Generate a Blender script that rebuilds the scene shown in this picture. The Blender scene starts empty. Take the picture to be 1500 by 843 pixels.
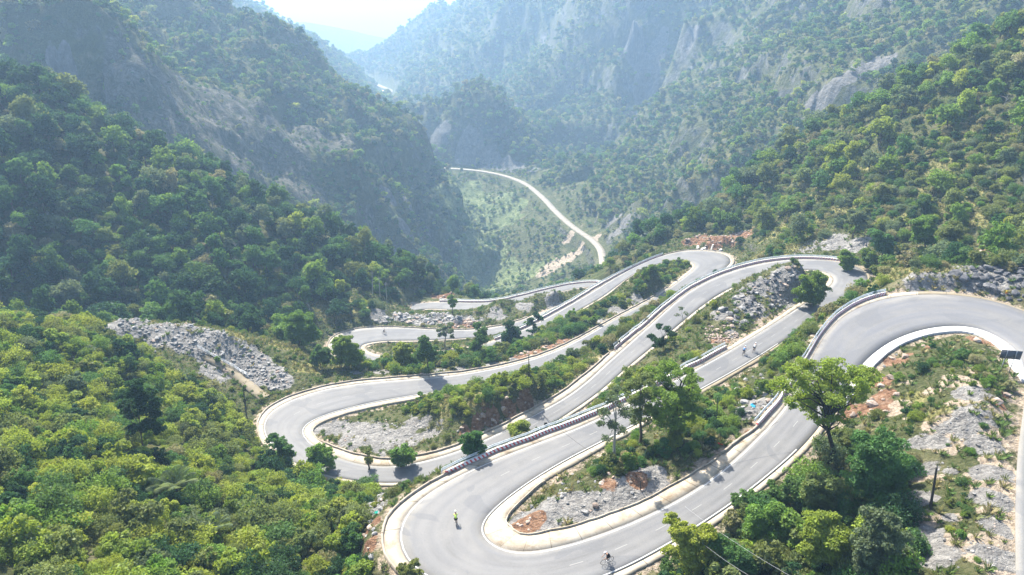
import bpy, bmesh, math, random
import numpy as np
from mathutils import Vector, Matrix, Euler

random.seed(7)
rng = np.random.default_rng(11)
R = math.radians
scene = bpy.context.scene
COL = scene.collection

# ------------------------------------------------------------------ camera, world, sun, exposure
PITCH = R(25)
cam_d = bpy.data.cameras.new('camera')
cam_d.lens = 24.0; cam_d.sensor_width = 36.0
cam_d.clip_start = 1.0; cam_d.clip_end = 60000.0
cam = bpy.data.objects.new('camera', cam_d)
cam.location = (0, 0, 0); cam.rotation_euler = (R(90) - PITCH, 0, 0)
COL.objects.link(cam); scene.camera = cam

SUN_EL, SUN_AZ = R(47), R(-27)          # azimuth measured from +Y towards +X
world = bpy.data.worlds.new('World'); scene.world = world; world.use_nodes = True
wn = world.node_tree.nodes; wl = world.node_tree.links
bg = wn['Background']; bg.inputs['Strength'].default_value = 0.11
sky = wn.new('ShaderNodeTexSky'); sky.sky_type = 'NISHITA'; sky.sun_disc = False
sky.sun_elevation = SUN_EL; sky.sun_rotation = SUN_AZ
sky.air_density = 1.0; sky.dust_density = 2.0
wl.new(sky.outputs[0], bg.inputs[0])
sun_d = bpy.data.lights.new('sun', 'SUN'); sun_d.energy = 5.0; sun_d.angle = R(0.6)
sun_d.color = (1.0, 0.945, 0.85)
sun = bpy.data.objects.new('sun', sun_d); COL.objects.link(sun)
sdir = Vector((math.sin(SUN_AZ) * math.cos(SUN_EL), math.cos(SUN_AZ) * math.cos(SUN_EL), math.sin(SUN_EL)))
sun.rotation_euler = sdir.to_track_quat('Z', 'Y').to_euler()
sun.location = (0, 0, 100)
scene.view_settings.view_transform = 'Standard'
scene.view_settings.look = 'None'
scene.view_settings.gamma = 1.0
scene.view_settings.exposure = 1.58
scene.cycles.max_bounces = 6
scene.cycles.diffuse_bounces = 3
scene.cycles.transmission_bounces = 3
scene.cycles.volume_bounces = 1
scene.cycles.use_denoising = True
HAZE_DENSITY = 0.00029

# ------------------------------------------------------------------ pixel <-> place (the photograph's survey points)
F = 1000.0
SP, CP = math.sin(PITCH), math.cos(PITCH)
def ray(u, v):
    a = (u - 750) / F; b = (421.5 - v) / F
    return np.array([a, CP + b * SP, -SP + b * CP])
def atz(u, v, z):
    r = ray(u, v); return r * (z / r[2])
def aty(u, v, y):
    r = ray(u, v); return r * (y / r[1])
def project(p):
    p = np.asarray(p, float).reshape(-1, 3)
    d = p[:, 1] * CP - p[:, 2] * SP
    up = p[:, 1] * SP + p[:, 2] * CP
    return 750 + F * p[:, 0] / d, 421.5 - F * up / d, d

# ------------------------------------------------------------------ noise
_perm = np.random.default_rng(5).permutation(256).astype(np.int32)
_perm = np.concatenate([_perm, _perm])
_ga = np.random.default_rng(6).random(256) * 2 * np.pi
_gx, _gy = np.cos(_ga), np.sin(_ga)
def perlin(x, y):
    xi = np.floor(x).astype(np.int64); yi = np.floor(y).astype(np.int64)
    xf = x - xi; yf = y - yi; xi &= 255; yi &= 255
    u = xf * xf * xf * (xf * (xf * 6 - 15) + 10); v = yf * yf * yf * (yf * (yf * 6 - 15) + 10)
    def g(ix, iy, fx, fy):
        h = _perm[_perm[ix & 255] + (iy & 255)]
        return _gx[h] * fx + _gy[h] * fy
    a = g(xi, yi, xf, yf); b = g(xi + 1, yi, xf - 1, yf)
    c = g(xi, yi + 1, xf, yf - 1); d = g(xi + 1, yi + 1, xf - 1, yf - 1)
    return ((a + (b - a) * u) * (1 - v) + (c + (d - c) * u) * v) * 1.5
def fbm(x, y, octaves=4, ridged=False):
    s = np.zeros_like(x, dtype=float); a = 1.0; t = 0
    for o in range(octaves):
        n = perlin(x * 2 ** o + 17.3 * o, y * 2 ** o - 9.1 * o)
        s += a * ((1 - 2 * np.abs(n)) if ridged else n); t += a; a *= 0.5
    return s / t
def sstep(a, b, x):
    t = np.clip((x - a) / (b - a), 0, 1); return t * t * (3 - 2 * t)

# ------------------------------------------------------------------ the switchback road: surveyed left / right asphalt edges
S = [((1490,900),(1575,905)),((1486,740),(1560,745)),((1490,660),(1555,665)),((1499,600),(1560,605)),((1507,560),(1567,555)),
((1500,521),(1562,492)),((1485,508),(1535,470)),((1464,493),(1500,455)),((1436,479),(1457,440)),((1404,475),(1415,432)),((1351,480),(1345,429)),((1308,495),(1287,437)),((1274,521),(1240,457)),((1254,541),(1215,480)),((1235,575),(1195,512)),((1218,598),(1172,560)),((1203,622),(1155,595)),((1172,664),(1117,632)),((1122,700),(1077,675)),((1090,728),(1040,702)),((1050,757),(1000,732)),((978,800),(927,765)),((905,845),(867,789)),
((815,872),(800,807)),((735,880),(760,812)),((650,868),(727,804)),((592,835),(708,785)),((577,795),(705,772)),((582,762),(713,757)),((610,728),(740,732)),((690,684),(783,702)),((790,648),(833,672)),((848,628),(877,652)),((930,589),(960,608)),((1022,539),(1047,561)),((1063,518),(1087,538)),((1117,486),(1140,507)),((1160,457),(1183,474)),
((1190,437),(1222,453)),((1212,424),(1255,436)),((1224,414),(1278,412)),((1222,403),(1272,393)),((1205,396),(1235,383)),((1180,394),(1192,379.5)),((1150,398),(1149,380)),((1115,405),(1107,387)),((1081,416),(1064,400)),((1050,432),(1032,413)),((1028,449),(1001,432)),((1004,467),(981,450)),((985,485),(960,471)),((958,506),(934,491)),((940,522),(917,509)),((905,548),(883,536)),((884,571),(860,560)),((858,590),(833,583)),((808,620),(777,610)),((760,655),(717,642)),((720,680),(680,660)),((650,700),(620,676)),((585,712),(575,688)),((520,706),(526,682)),
((455,693),(492,671)),((400,665),(454,652)),((378,632),(442,635)),((386,609),(444,625)),((406,595),(458,616)),((435,582),(482,606)),((478,568),(511,599)),((530,561),(549,589)),((595,556),(600,581)),((650,553),(650,574)),((705,544),(710,561)),((755,535),(767,546)),((805,519),(828,530)),((846,501),(866,510)),((885,476),(905,486)),((912,461),(932,470)),((950,443),(965,453)),((985,421),(1003,430)),((1005,403),(1027,411)),((1018,394),(1055,400)),((1022,388),(1078,384)),((1010,382),(1070,372)),((990,380),(1035,366)),
((975,383),(1000,366)),((950,392),(965,376)),((919,404),(934,388)),((905,420),(888,415)),((886,434),(871,426)),((853,452),(836,447)),((815,473),(798,468)),((785,490),(765,485)),((745,508),(728,501)),((690,523),(680,513)),((620,532),(618,521)),((555,538),(560,528)),((515,535),(537,520)),((485,520),(527,512)),((479,506),(527,507)),((487,495),(534,504)),((503,486),(550,500)),((530,481),(575,499.5)),((565,479),(600,499.5)),((600,481),(630,499)),((640,484),(665,497)),((694,485),(710,494)),((730,481),(745,489)),((775,467),(788,473)),((812,452),(823,457)),((848,437),(860,442)),((872,427),(885,431)),((880,423),(898,422)),((875,419),(890,415)),((860,420),(864,413.5)),((836,424),(836,417)),((805,431),(805,423)),((775,441),(772,433)),((740,449),(738,440)),((718,453),(718,445)),((690,454),(690,444)),((661,456),(663,443)),((644,452),(642,443)),((622,452),(624,443)),((600,456),(604,446))]
REF, ZREF, GRADE = 27, -68.0, 0.07
cen = [((a[0] + b[0]) / 2, (a[1] + b[1]) / 2) for a, b in S]
Zs = [0.0] * len(S); Zs[REF] = ZREF
def _step(i, j, zi, sgn):
    p = atz(*cen[i], zi); r = ray(*cen[j]); z = zi
    for _ in range(200):
        q = r * (z / r[2]); z += .5 * (zi - sgn * GRADE * math.hypot(q[0] - p[0], q[1] - p[1]) - z)
    return z
for i in range(REF, len(S) - 1): Zs[i + 1] = _step(i, i + 1, Zs[i], 1)
for i in range(REF, 0, -1): Zs[i - 1] = _step(i, i - 1, Zs[i], -1)
L3 = np.array([atz(*s[0], z) for s, z in zip(S, Zs)])
R3 = np.array([atz(*s[1], z) for s, z in zip(S, Zs)])
def smooth1(a, k=1):
    b = a.copy()
    for _ in range(k): b[1:-1] = .25 * b[:-2] + .5 * b[1:-1] + .25 * b[2:]
    return b
def catmull(P, t):
    i = int(min(max(math.floor(t), 0), len(P) - 2)); f = t - i
    p0, p1, p2, p3 = P[max(i - 1, 0)], P[i], P[i + 1], P[min(i + 2, len(P) - 1)]
    return .5 * (2 * p1 + (p2 - p0) * f + (2 * p0 - 5 * p1 + 4 * p2 - p3) * f * f + (3 * p1 - p0 - 3 * p2 + p3) * f ** 3)
def resample(stations_L, stations_R, step):
    n = len(stations_L); ts = [0.0]
    fine = np.linspace(0, n - 1, (n - 1) * 24 + 1)
    M = np.array([catmull((stations_L + stations_R) / 2, t) for t in fine])
    s = np.concatenate([[0], np.cumsum(np.linalg.norm(np.diff(M, axis=0), axis=1))])
    k = int(s[-1] / step); want = np.linspace(0, s[-1], k + 1)
    t = np.interp(want, s, fine)
    return t, np.array([catmull(stations_L, x) for x in t]), np.array([catmull(stations_R, x) for x in t])
T, RL, RR = resample(smooth1(L3), smooth1(R3), 1.25)
# light smoothing of the sampled edges
RL, RR = smooth1(RL, 4), smooth1(RR, 4)
RC = (RL + RR) / 2
RHW = np.linalg.norm(RL - RR, axis=1) / 2
RS = np.concatenate([[0], np.cumsum(np.linalg.norm(np.diff(RC, axis=0), axis=1))])
def station(t):                      # sample index nearest to a station number
    return int(np.argmin(np.abs(T - t)))
# verge widths (metres) against station number: left, right
_vt = [0, 3, 4, 5, 8, 11, 13, 15, 16, 17, 19, 22, 24, 26, 28, 30, 33, 36, 38, 39, 41, 43, 48, 51, 54, 58, 61, 63, 66, 69, 72, 76, 80, 82, 86, 92, 95, 98, 101, 105, 110, 113, 124]
_vl = [.0, .0, .4, 3.6, 2.4, 2.6, 3.0, 2.0, .9, .8, .8, .9, 1.0, 1.8, 2.2, 1.8, 1.1, 1.2, 1.2, 1.5, 1.5, 1.0, .9, .8, .8, .8, .9, 1.0, 1.7, 1.5, 1.2, .9, 1, 1, .8, .8, .8, .9, .9, .8, .8, .7, .7]
_vr = [1, 1, 1, 1, .8, 2.2, 1.4, 1.3, 1.2, 1.2, 2.2, 2.6, 3.0, 3.6, 2.6, 1.4, .8, .8, .8, .9, 1.0, .9, 1.1, 1.4, 1.9, 1.9, 2.6, 2.0, 1.9, 1.6, 1.0, .7, .7, 1.3, 1.2, .9, .9, 1.6, 1.2, .7, .6, .7, .7]
VL = np.interp(T, _vt, _vl); VR = np.interp(T, _vt, _vr)
_w = 30 + np.arange(len(T)) * 1.25
VL = VL + .16 * fbm(_w / 5, _w * 0, 3) * (VL > .5) * 2; VR = VR + .16 * fbm(_w / 5, _w * 0 + 7.5, 3) * 2
# across-road unit vector pointing to the left
ACR = (RL - RR); ACR[:, 2] = 0; ACR /= np.linalg.norm(ACR, axis=1)[:, None]
tang = np.gradient(RC, axis=0); tang[:, 2] = 0; tang /= np.linalg.norm(tang, axis=1)[:, None]

# far valley road and the farthest bit of road
def px_road(pts, half):
    C = np.array([atz(u, v, z) for u, v, z in pts])
    tg = np.gradient(C, axis=0); tg[:, 2] = 0; tg /= np.linalg.norm(tg, axis=1)[:, None]
    nrm = np.stack([-tg[:, 1], tg[:, 0], 0 * tg[:, 0]], 1)
    return resample(C + nrm * half, C - nrm * half, 4.0)
_, VLn, VRn = px_road([(884,425,-208),(884,400,-212),(883,382,-214),(879,365,-217),(866,351,-219),(848,339,-220),(830,325,-221),(812,308,-223),(797,292,-224),(780,277,-225.5),(762,266,-226.5),(735,257,-227.5),(700,250.5,-228.5),(655,247,-229.5),(610,246,-230.5)], 3.1)
_, FLn, FRn = px_road([(558,158,-252),(560,150,-255),(566,142,-257),(572,135,-259),(570,131.5,-260),(562,128.5,-261),(554,125,-262),(547,121,-263),(535,118,-266)], 5.2)
_, ULn, URn = px_road([(1370,36,-52),(1385,39,-53),(1400,40,-53.5),(1418,42,-54),(1440,44,-55)], 2.5)
VC = (VLn + VRn) / 2; FC = (FLn + FRn) / 2; UC = (ULn + URn) / 2

# ------------------------------------------------------------------ terrain survey: (u, v, distance Y, canopy height taken off) or world points
G = []   # rows: x, y, z, region
def g(reg, *rows):
    for r in rows:
        if len(r) == 3: p = aty(*r)
        else:
            p = aty(r[0], r[1], r[2]); p = p.copy(); p[2] -= r[3]
        G.append((p[0], p[1], p[2], reg))
def gz(reg, *rows):
    for u, v, z in rows:
        p = atz(u, v, z); G.append((p[0], p[1], p[2], reg))
def gw(reg, *rows):
    for x, y, z in rows: G.append((x, y, z, reg))
NEAR, LHILL, LMT, RHILL, RMT, KNOB, VAL, FAR, PLAIN = range(9)
for k in range(0, len(RC), 5):
    for p in (RL[k] + ACR[k] * VL[k], RR[k] - ACR[k] * VR[k]):
        G.append((p[0], p[1], p[2], NEAR))
for P_, reg in ((VC, VAL), (FC, FAR), (UC, RMT)):
    for p in P_[::6]: G.append((p[0], p[1], p[2], reg))
# near-left spur with the bright shrubs
gz(NEAR, (0,843,-55),(200,843,-61),(450,843,-71),(520,843,-72),(540,790,-71),(450,750,-81),(300,720,-73),(300,640,-81),(360,615,-92),(420,690,-90),(490,720,-90),
   (200,700,-68),(200,620,-77),(0,720,-61),(0,620,-65),(0,530,-69),(0,488,-71),(150,520,-75),(110,500,-73),(200,555,-79),(300,590,-88),(340,606,-92),(380,700,-86),
   (400,545,-92),(330,490,-86),(250,476,-83),(180,470,-80),(300,530,-89),(200,515,-85),(350,560,-92.5),(400,500,-94),(470,530,-98),(440,520,-96),(500,535,-99),
   (560,725,-87),(540,715,-86),(-200,843,-48),(-200,600,-58),(-200,480,-60))
gw(NEAR, (-110,30,-45),(-60,30,-55),(0,30,-66),(60,25,-50),(110,40,-38),(120,80,-42),(-200,100,-50))
# island inside the lowest near hairpin, and the verge banks
gz(NEAR, (800,745,-66.5),(770,765,-67.2),(900,715,-65.2),(950,690,-65),(880,690,-66),(1000,650,-65.3),(1060,630,-65),(1100,602,-63.6),(1120,575,-66),(1000,600,-69.5),(1080,560,-70))
# right island under the upper hairpin
gz(NEAR, (1300,600,-61),(1255,650,-62),(1205,700,-64),(1350,600,-58.5),(1425,600,-54.6),(1440,700,-55.5),(1440,780,-54),(1350,750,-57),(1260,760,-61),(1160,770,-64),(1060,820,-66),
   (1300,843,-58),(1200,843,-61),(1110,843,-64),(1450,843,-53),(1400,540,-56.2),(1345,560,-59),(1430,530,-56.4),(1425,565,-55),(1385,600,-56),(1380,510,-58.6),(1455,540,-56.8))
# rocky mound between the middle lanes
g(NEAR, (1171,382,165),(1140,390,164),(1100,406,160),(1050,439,149),(1010,475,142),(960,511,136),(920,545,129),(1188,405,158))
gz(NEAR, (1160,448,-76.5),(1110,475,-75.3),(1060,500,-74.5))
# bank above the left hairpin island
g(NEAR, (700,581,123),(780,556,127.5),(650,595,125),(850,540,130))
gz(NEAR, (540,635,-92.5),(500,628,-93.5),(600,640,-91.5),(640,630,-90.5))
# hillock before the higher right hairpin, berm below it
g(NEAR, (1007,380,229),(964,388,219),(920,421,215),(880,452,205),(820,487,190))
# brush bank
g(NEAR, (600,541,160),(700,532,160),(650,527,168),(560,538,160))
# rock ridge before the farthest lanes
g(NEAR, (815,427,255),(784,434,254),(732,448,248),(690,459,242),(640,463,238),(600,452,248,2),(560,452,240,2))
# dark forest hill on the left
g(LHILL, (0,112,280,6),(100,140,285,6),(200,203,290,6),(330,255,300,6),(430,308,300,6),(520,346,300,5),(590,382,293,4),(616,425,285,2),
   (0,470,175,4),(100,475,183,4),(200,468,190,4),(300,475,190,4),(400,480,192,4),(500,458,215,3),(545,448,230,2),
   (100,300,232,5),(300,350,235,5),(450,385,252,5),(0,250,225,5),(200,400,210,5),(-200,60,270,6),(-200,300,210,5),(560,410,265,3))
gw(LHILL, (-330,420,-110),(-250,420,-130),(-150,420,-170),(-80,390,-200),(-30,350,-190),(10,330,-185))
# right hill
g(RHILL, (900,384,278,3),(950,348,300,4),(1000,322,318,5),(1100,248,338,6),(1200,180,338,6),(1280,132,318,6),(1370,98,300,6),(1460,46,290,6),(1520,25,282,6),(1650,-40,270,6),
   (1200,345,214,1),(1300,352,190,1),(1400,372,163,1),(1500,395,150,2),(1300,200,262,4),(1450,200,222,4),(1400,300,190,4),(1200,280,250,4),(1105,315,285,4),(1080,350,268,1),(1040,352,266,0),
   (1450,388,132),(1395,408,128),(1350,405,128),(1510,398,128),(1300,395,140),(1600,250,180,4))
gw(RHILL, (110,400,-175),(170,430,-160),(240,420,-120),(320,400,-70))
# landslide mountain
g(LMT, (280,-5,720,6),(333,24,750,6),(400,54,750,6),(450,78,750,6),(533,154,745,10),(560,177,738,10),(593,197,730,10),(612,205,715,6),(635,238,700,6),(658,272,680,5),(680,335,645,4),(688,400,600,2),
   (250,150,520),(350,245,440),(450,275,485,4),(550,250,560,4),(600,330,545,2),(622,400,500,2),(400,180,560),(320,200,485),(500,200,610,4),
   (0,50,430,4),(108,50,430,5),(150,100,420,5),(180,160,410,5),(235,60,590,4),(225,120,545,4),(200,10,640,5),(60,150,400,4),(110,-20,440,5),(0,-40,450,5),(-250,20,420,5))
gw(LMT, (-500,900,-20),(-300,1000,-140),(-200,950,-200),(-120,850,-250),(-800,700,40),(-900,1200,40),(-450,680,0))
g(LMT, (353,4,1400,6),(410,31,1400,6),(473,66,1450,6),(512,97,1480,8),(532,122,1500,8),(543,150,1500,6),(340,40,1250,4))
gw(LMT, (-700,1600,-20),(-520,1800,-150),(-350,1150,-190),(-420,1250,-120))
# centre knob
g(KNOB, (603,178,950,6),(640,158,940,6),(680,139,935,6),(717,134,935,6),(752,163,905,5),(690,190,890),(700,243,862),(640,232,880),(760,247,848),(800,256,815),(620,240,900))
gw(KNOB, (-110,1040,-235),(-60,1030,-225),(0,1020,-215),(45,990,-222))
# great mountain on the right
g(FAR, (540,106,1950,5),(567,76,1980,5),(600,57,1990,5),(607,41,2000,5),(647,12,2000,6),(667,23,2000,5),(700,-5,1900,5),(600,100,1720),(650,60,1720),(700,60,1520),(600,140,1450),(620,160,1300),(582,145,1560),(590,165,1330))
gw(FAR, (-500,2300,-330),(-300,2500,-250),(100,2400,0),(600,2400,50))
g(RMT, (750,-10,1500),(850,-10,1300),(930,-10,1150),(930,100,1080),(940,160,1045),(780,140,1200),(850,170,1080),(885,205,980),(780,60,1400),(860,80,1180),
   (790,270,745,2),(867,244,790,4),(907,221,820,4),(922,190,850,4),(950,171,870,4),(1000,140,880,4),(1050,110,860,4),(1100,60,850,4),(1150,-5,850,4),(1250,-5,750,4),(1350,-5,640,4),(1500,-15,540,4),
   (1240,105,565),(1200,150,540),(950,250,715,3),(905,330,600,2),(1000,200,690,4),(1050,220,620,4),(950,310,560,2),(1100,180,600,4),(1000,280,535,3),(900,372,525,2),(1300,80,560,2),(880,300,650,3),(1000,50,960,4),(1500,-60,560,4),(1700,-60,520,4))
gw(RMT, (80,830,-245),(130,890,-252),(175,940,-235),(215,985,-205))
g(RMT, (930,30,1085),(915,110,1110),(935,135,1050),(800,100,1290),(820,160,1130),(760,100,1380))
gw(RMT, (400,1500,60),(800,1200,80),(700,800,60),(900,2000,80),(300,1050,-60))
# inner valley
g(VAL, (700,300,772),(700,360,680),(700,420,592),(650,345,700),(650,430,560),(780,340,640),(780,400,580),(830,375,575),(850,405,520),(665,270,800),(740,290,735),(600,430,500),(770,440,520))
gw(VAL, (60,430,-200),(0,440,-225),(-60,450,-245),(40,360,-175))
# haze-filled plain beyond the gorge
gw(PLAIN, (-400,2700,-400),(-900,2800,-380),(-1500,3500,-420),(0,3600,-420),(1500,4000,-420),(-800,5000,-430),(500,6000,-440),(-3000,6000,-420),(3000,6000,-420),(-2000,9000,-430),(2000,9000,-430),(0,12000,-430),(-6000,12000,-430),(6000,12000,-430),(0,9000,-440))
g(PLAIN, (500,58,3100),(540,74,3000),(470,44,3200),(440,30,3300))
G = np.array(G)
# thin duplicates
keep = []
for i in range(len(G)):
    if all((G[i, 0] - G[j, 0]) ** 2 + (G[i, 1] - G[j, 1]) ** 2 > 1.5 for j in keep): keep.append(i)
G = G[keep]
GX, GZ, GR = G[:, :2], G[:, 2], G[:, 3].astype(int)
D = np.sqrt(((GX[:, None] - GX[None]) ** 2).sum(-1) + 1.0)
n = len(GX)
A = np.zeros((n + 3, n + 3)); A[:n, :n] = D - np.eye(n) * 0.15
A[:n, n] = 1; A[:n, n + 1:] = GX / 1000; A[n, :n] = 1; A[n + 1:, :n] = GX.T / 1000
W = np.linalg.solve(A, np.concatenate([GZ, np.zeros(3)]))
def rbf(x, y):
    out = np.empty(len(x)); reg = np.empty(len(x), int)
    for a in range(0, len(x), 8000):
        b = slice(a, a + 8000)
        d2 = (x[b, None].astype(np.float32) - GX[None, :, 0].astype(np.float32)) ** 2 + (y[b, None].astype(np.float32) - GX[None, :, 1].astype(np.float32)) ** 2
        reg[b] = GR[np.argmin(d2, 1)]
        out[b] = np.sqrt(d2 + 1.0) @ W[:n].astype(np.float32) + W[n] + (x[b] * W[n + 1] + y[b] * W[n + 2]) / 1000
    return out, reg

# ------------------------------------------------------------------ terrain grid (fans out from below the drone; coarser with distance)
NAZ = 780
az = np.linspace(R(-47), R(47), NAZ)
rr = np.concatenate([np.geomspace(30, 300, 600, endpoint=False), np.geomspace(300, 1200, 220, endpoint=False), np.geomspace(1200, 14000, 110)])
NR = len(rr)
AZ, RRg = np.meshgrid(az, rr, indexing='ij')
TX = (np.sin(AZ) * RRg).ravel(); TY = (np.cos(AZ) * RRg).ravel()
h0, REG = rbf(TX, TY)
def poly_dist(x, y, C, maxd):
    dist = np.full(len(x), 1e9); idx = np.zeros(len(x), int)
    lo = C.min(0) - maxd; hi = C.max(0) + maxd
    m = np.where((x > lo[0]) & (x < hi[0]) & (y > lo[1]) & (y < hi[1]))[0]
    for a in range(0, len(m), 20000):
        s = m[a:a + 20000]
        d2 = (x[s, None] - C[None, :, 0]) ** 2 + (y[s, None] - C[None, :, 1]) ** 2
        j = np.argmin(d2, 1); dist[s] = np.sqrt(d2[np.arange(len(s)), j]); idx[s] = j
    return dist, idx
from mathutils.kdtree import KDTree
VLo = RL + ACR * VL[:, None]; VRo = RR - ACR * VR[:, None]
lat = np.concatenate([VLo * (1 - t) + VRo * t for t in np.linspace(0, 1, 26)])
kd = KDTree(len(lat))
for k_, p_ in enumerate(lat): kd.insert((p_[0], p_[1], 0), k_)
kd.balance()
dm, im = poly_dist(TX, TY, RC[::2], 16); im *= 2
edge = np.full(len(TX), 99.0); zr = np.zeros(len(TX))
for k_ in np.where(dm < 15)[0]:
    _, q_, d_ = kd.find((TX[k_], TY[k_], 0)); edge[k_] = d_ - .62; zr[k_] = lat[q_][2]
dv, iv = poly_dist(TX, TY, VC, 30); df, i_f = poly_dist(TX, TY, FC, 60); du, iu = poly_dist(TX, TY, UC, 25)
dist_road = np.minimum(np.minimum(edge, dv - 4.0), np.minimum(df - 6, du - 3))
rad = np.hypot(TX, TY)
# relief
free = sstep(1.0, 9.0, dist_road)
amp_far = sstep(330, 600, rad)
rel = 0.9 * fbm(TX / 9, TY / 9, 4) * free + 0.35 * fbm(TX / 2.2, TY / 2.2, 3) * sstep(.4, 2.5, dist_road) * (1 - amp_far)
mid = sstep(0, 25, dist_road) * sstep(170, 260, rad)
rel += 3.5 * fbm(TX / 38, TY / 38, 4, True) * mid * (1 - .3 * amp_far)
steepz = np.isin(REG, (LMT, RMT, KNOB, FAR))
rid = fbm(TX / 110 + .4 * perlin(TX / 60, TY / 60), TY / 170, 5, True)
rel += np.where(steepz, 1, .25) * 30 * rid * amp_far * sstep(5, 50, dist_road) * np.where(REG == PLAIN, 0, 1)
rel += np.where(steepz, 1, .3) * 34 * fbm(TX / 330 + 3, TY / 330, 3) * sstep(700, 1100, rad) * sstep(5, 80, dist_road) * sstep(30, 220, df) * np.where(REG == PLAIN, 0.6, 1)
rel += np.where(REG == PLAIN, 1, 0) * 60 * np.maximum(fbm(TX / 1500, TY / 1500, 3), 0) * sstep(2500, 4000, rad)
h = h0 + rel
# karst benches: cliff bands with tree-clad ledges between
hh_ = h + 25 * fbm(TX / 140, TY / 140, 3); LB = 62.0
fr2 = hh_ / LB - np.floor(hh_ / LB); stair = sstep(.28, .62, fr2) - fr2
ms = sstep(-.15, .25, fbm(TX / 260 + 7, TY / 260, 2))
h = h + np.where(REG == LMT, .3, np.where(steepz | (REG == RMT), .55, 0)) * LB * .62 * stair * ms * sstep(380, 600, rad) * sstep(8, 60, dist_road) * sstep(30, 200, df)
# seat the roads
def seat(h, d, z, w=0.0, t=3.2):
    k = sstep(w, w + t, d); return z * (1 - k) + h * k
inner = edge < 3.6
h = np.where(inner, seat(h, edge, zr - 0.25, 0.25, 3.0), h)
h = np.where(dv < 20, seat(h, dv - 4.2, VC[iv, 2] - .5, 1.0, 7), h)
h = np.where(df < 40, seat(h, df - 6, FC[i_f, 2] - .8, 2.0, 20), h)
h = np.where(du < 20, seat(h, du - 3, UC[iu, 2] - .5, 1.0, 7), h)
H = h.reshape(NAZ, NR)
elev = H / RRg
CUM = np.maximum.accumulate(elev, axis=1)

def height(x, y):
    a = np.arctan2(x, y); r = np.hypot(x, y)
    fa = np.interp(a, az, np.arange(NAZ)); fr = np.interp(r, rr, np.arange(NR))
    i = np.minimum(fa.astype(int), NAZ - 2); j = np.minimum(fr.astype(int), NR - 2); fa = fa - i; fr = fr - j
    return (H[i, j] * (1 - fa) + H[i + 1, j] * fa) * (1 - fr) + (H[i, j + 1] * (1 - fa) + H[i + 1, j + 1] * fa) * fr
def gridval(Aq, x, y):
    a = np.arctan2(x, y); r = np.hypot(x, y)
    i = np.clip(np.round(np.interp(a, az, np.arange(NAZ))).astype(int), 0, NAZ - 1); j = np.round(np.interp(r, rr, np.arange(NR))).astype(int)
    return Aq.reshape(NAZ, NR)[i, j]
def hit(u, v):
    """where the line of sight of a surveyed point meets the ground"""
    d = ray(u, v); k = math.hypot(d[0], d[1]); a = math.atan2(d[0], d[1]); e = d[2] / k
    fa = np.interp(a, az, np.arange(NAZ)); i = min(int(fa), NAZ - 2); fa -= i
    col = H[i] * (1 - fa) + H[i + 1] * fa
    ok = np.where(col > rr * e)[0]
    j = ok[0] if len(ok) else NR - 1
    if j == 0: r = rr[0]
    else:
        a0 = col[j - 1] - rr[j - 1] * e; a1 = col[j] - rr[j] * e
        r = rr[j - 1] + (rr[j] - rr[j - 1]) * (a0 / (a0 - a1) if a0 != a1 else 0)
    return np.array([math.sin(a) * r, math.cos(a) * r, r * e])
def visible(x, y, z, top):
    a = np.arctan2(x, y); r = np.hypot(x, y)
    i = np.clip(np.round(np.interp(a, az, np.arange(NAZ))).astype(int), 0, NAZ - 1)
    j = np.clip(np.interp(r, rr, np.arange(NR)).astype(int) - 3, 0, NR - 1)
    u, v, d = project(np.stack([x, y, z], 1))
    m = 90
    return ((z + top) / r > CUM[i, j] - 0.012) & (u > -m) & (u < 1500 + m) & (v > -m) & (v < 843 + m + 60) & (d > 5)
sl = np.gradient(H, axis=1) / np.gradient(RRg, axis=1)
sa = np.gradient(H, axis=0) / (np.gradient(AZ, axis=0) * RRg)
SLOPE = np.hypot(sl, sa).ravel()

# ------------------------------------------------------------------ ground patches: rubble, red earth, pale rock, dry grass
PX = TX; PY = TY
nz1 = fbm(TX / 6, TY / 6, 3); nz2 = fbm(TX / 40, TY / 40, 3)
def patch(rows, soft=.6, far=False):
    m = np.zeros(len(TX))
    for u, v, rad_ in rows:
        p = hit(u, v); d = np.hypot(TX - p[0], TY - p[1]) / rad_
        d = d + (nz2 if far else nz1) * .7
        m = np.maximum(m, 1 - sstep(1 - soft, 1, d))
    return m
rubble = patch([(180,474,6),(205,482,7),(235,485,8),(265,492,8),(300,500,8),(330,515,8),(360,530,8),(390,548,7),(410,560,5),(320,545,5),
  (500,628,7),(530,635,8),(560,640,8),(590,640,8),(620,640,4),
  (775,765,4),(800,750,4),(830,735,4),(860,745,4),(890,735,4),(920,722,4),(950,705,4),(560,462,6),(590,465,7),(620,468,7),(650,470,7),(690,470,6),(730,462,6),(770,450,6),(810,440,6),
  (1420,578,3.6),(1430,602,4.2),(1415,625,3.6),(1442,650,3.2),(1448,690,2.8),(1450,730,2.8),(1455,770,2.8),(1458,815,2.8),(1345,650,2.2),(1352,690,2.4),(1345,730,2.4),(1372,650,2),(1352,780,2.6),(1372,820,2.8),(1392,690,1.2),(1390,760,1.4),
  (520,545,3),(560,545,3),(600,543,3),(640,542,3),(680,540,3),(720,532,3),(750,525,3),(900,455,5),(930,440,5),(870,470,5),
  (1150,410,6),(1120,425,6),(1170,420,6),(1090,440,6),(1060,460,4),(1100,450,5),(1140,435,5),(1075,490,3),(1110,590,3),(1090,600,3),(1400,380,6),(1430,400,6),(1470,410,6),(1340,415,4),(1370,418,4),(1220,355,7),(1250,360,6),(1190,360,6),(550,730,3),(545,750,3),(530,720,3)])
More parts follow.
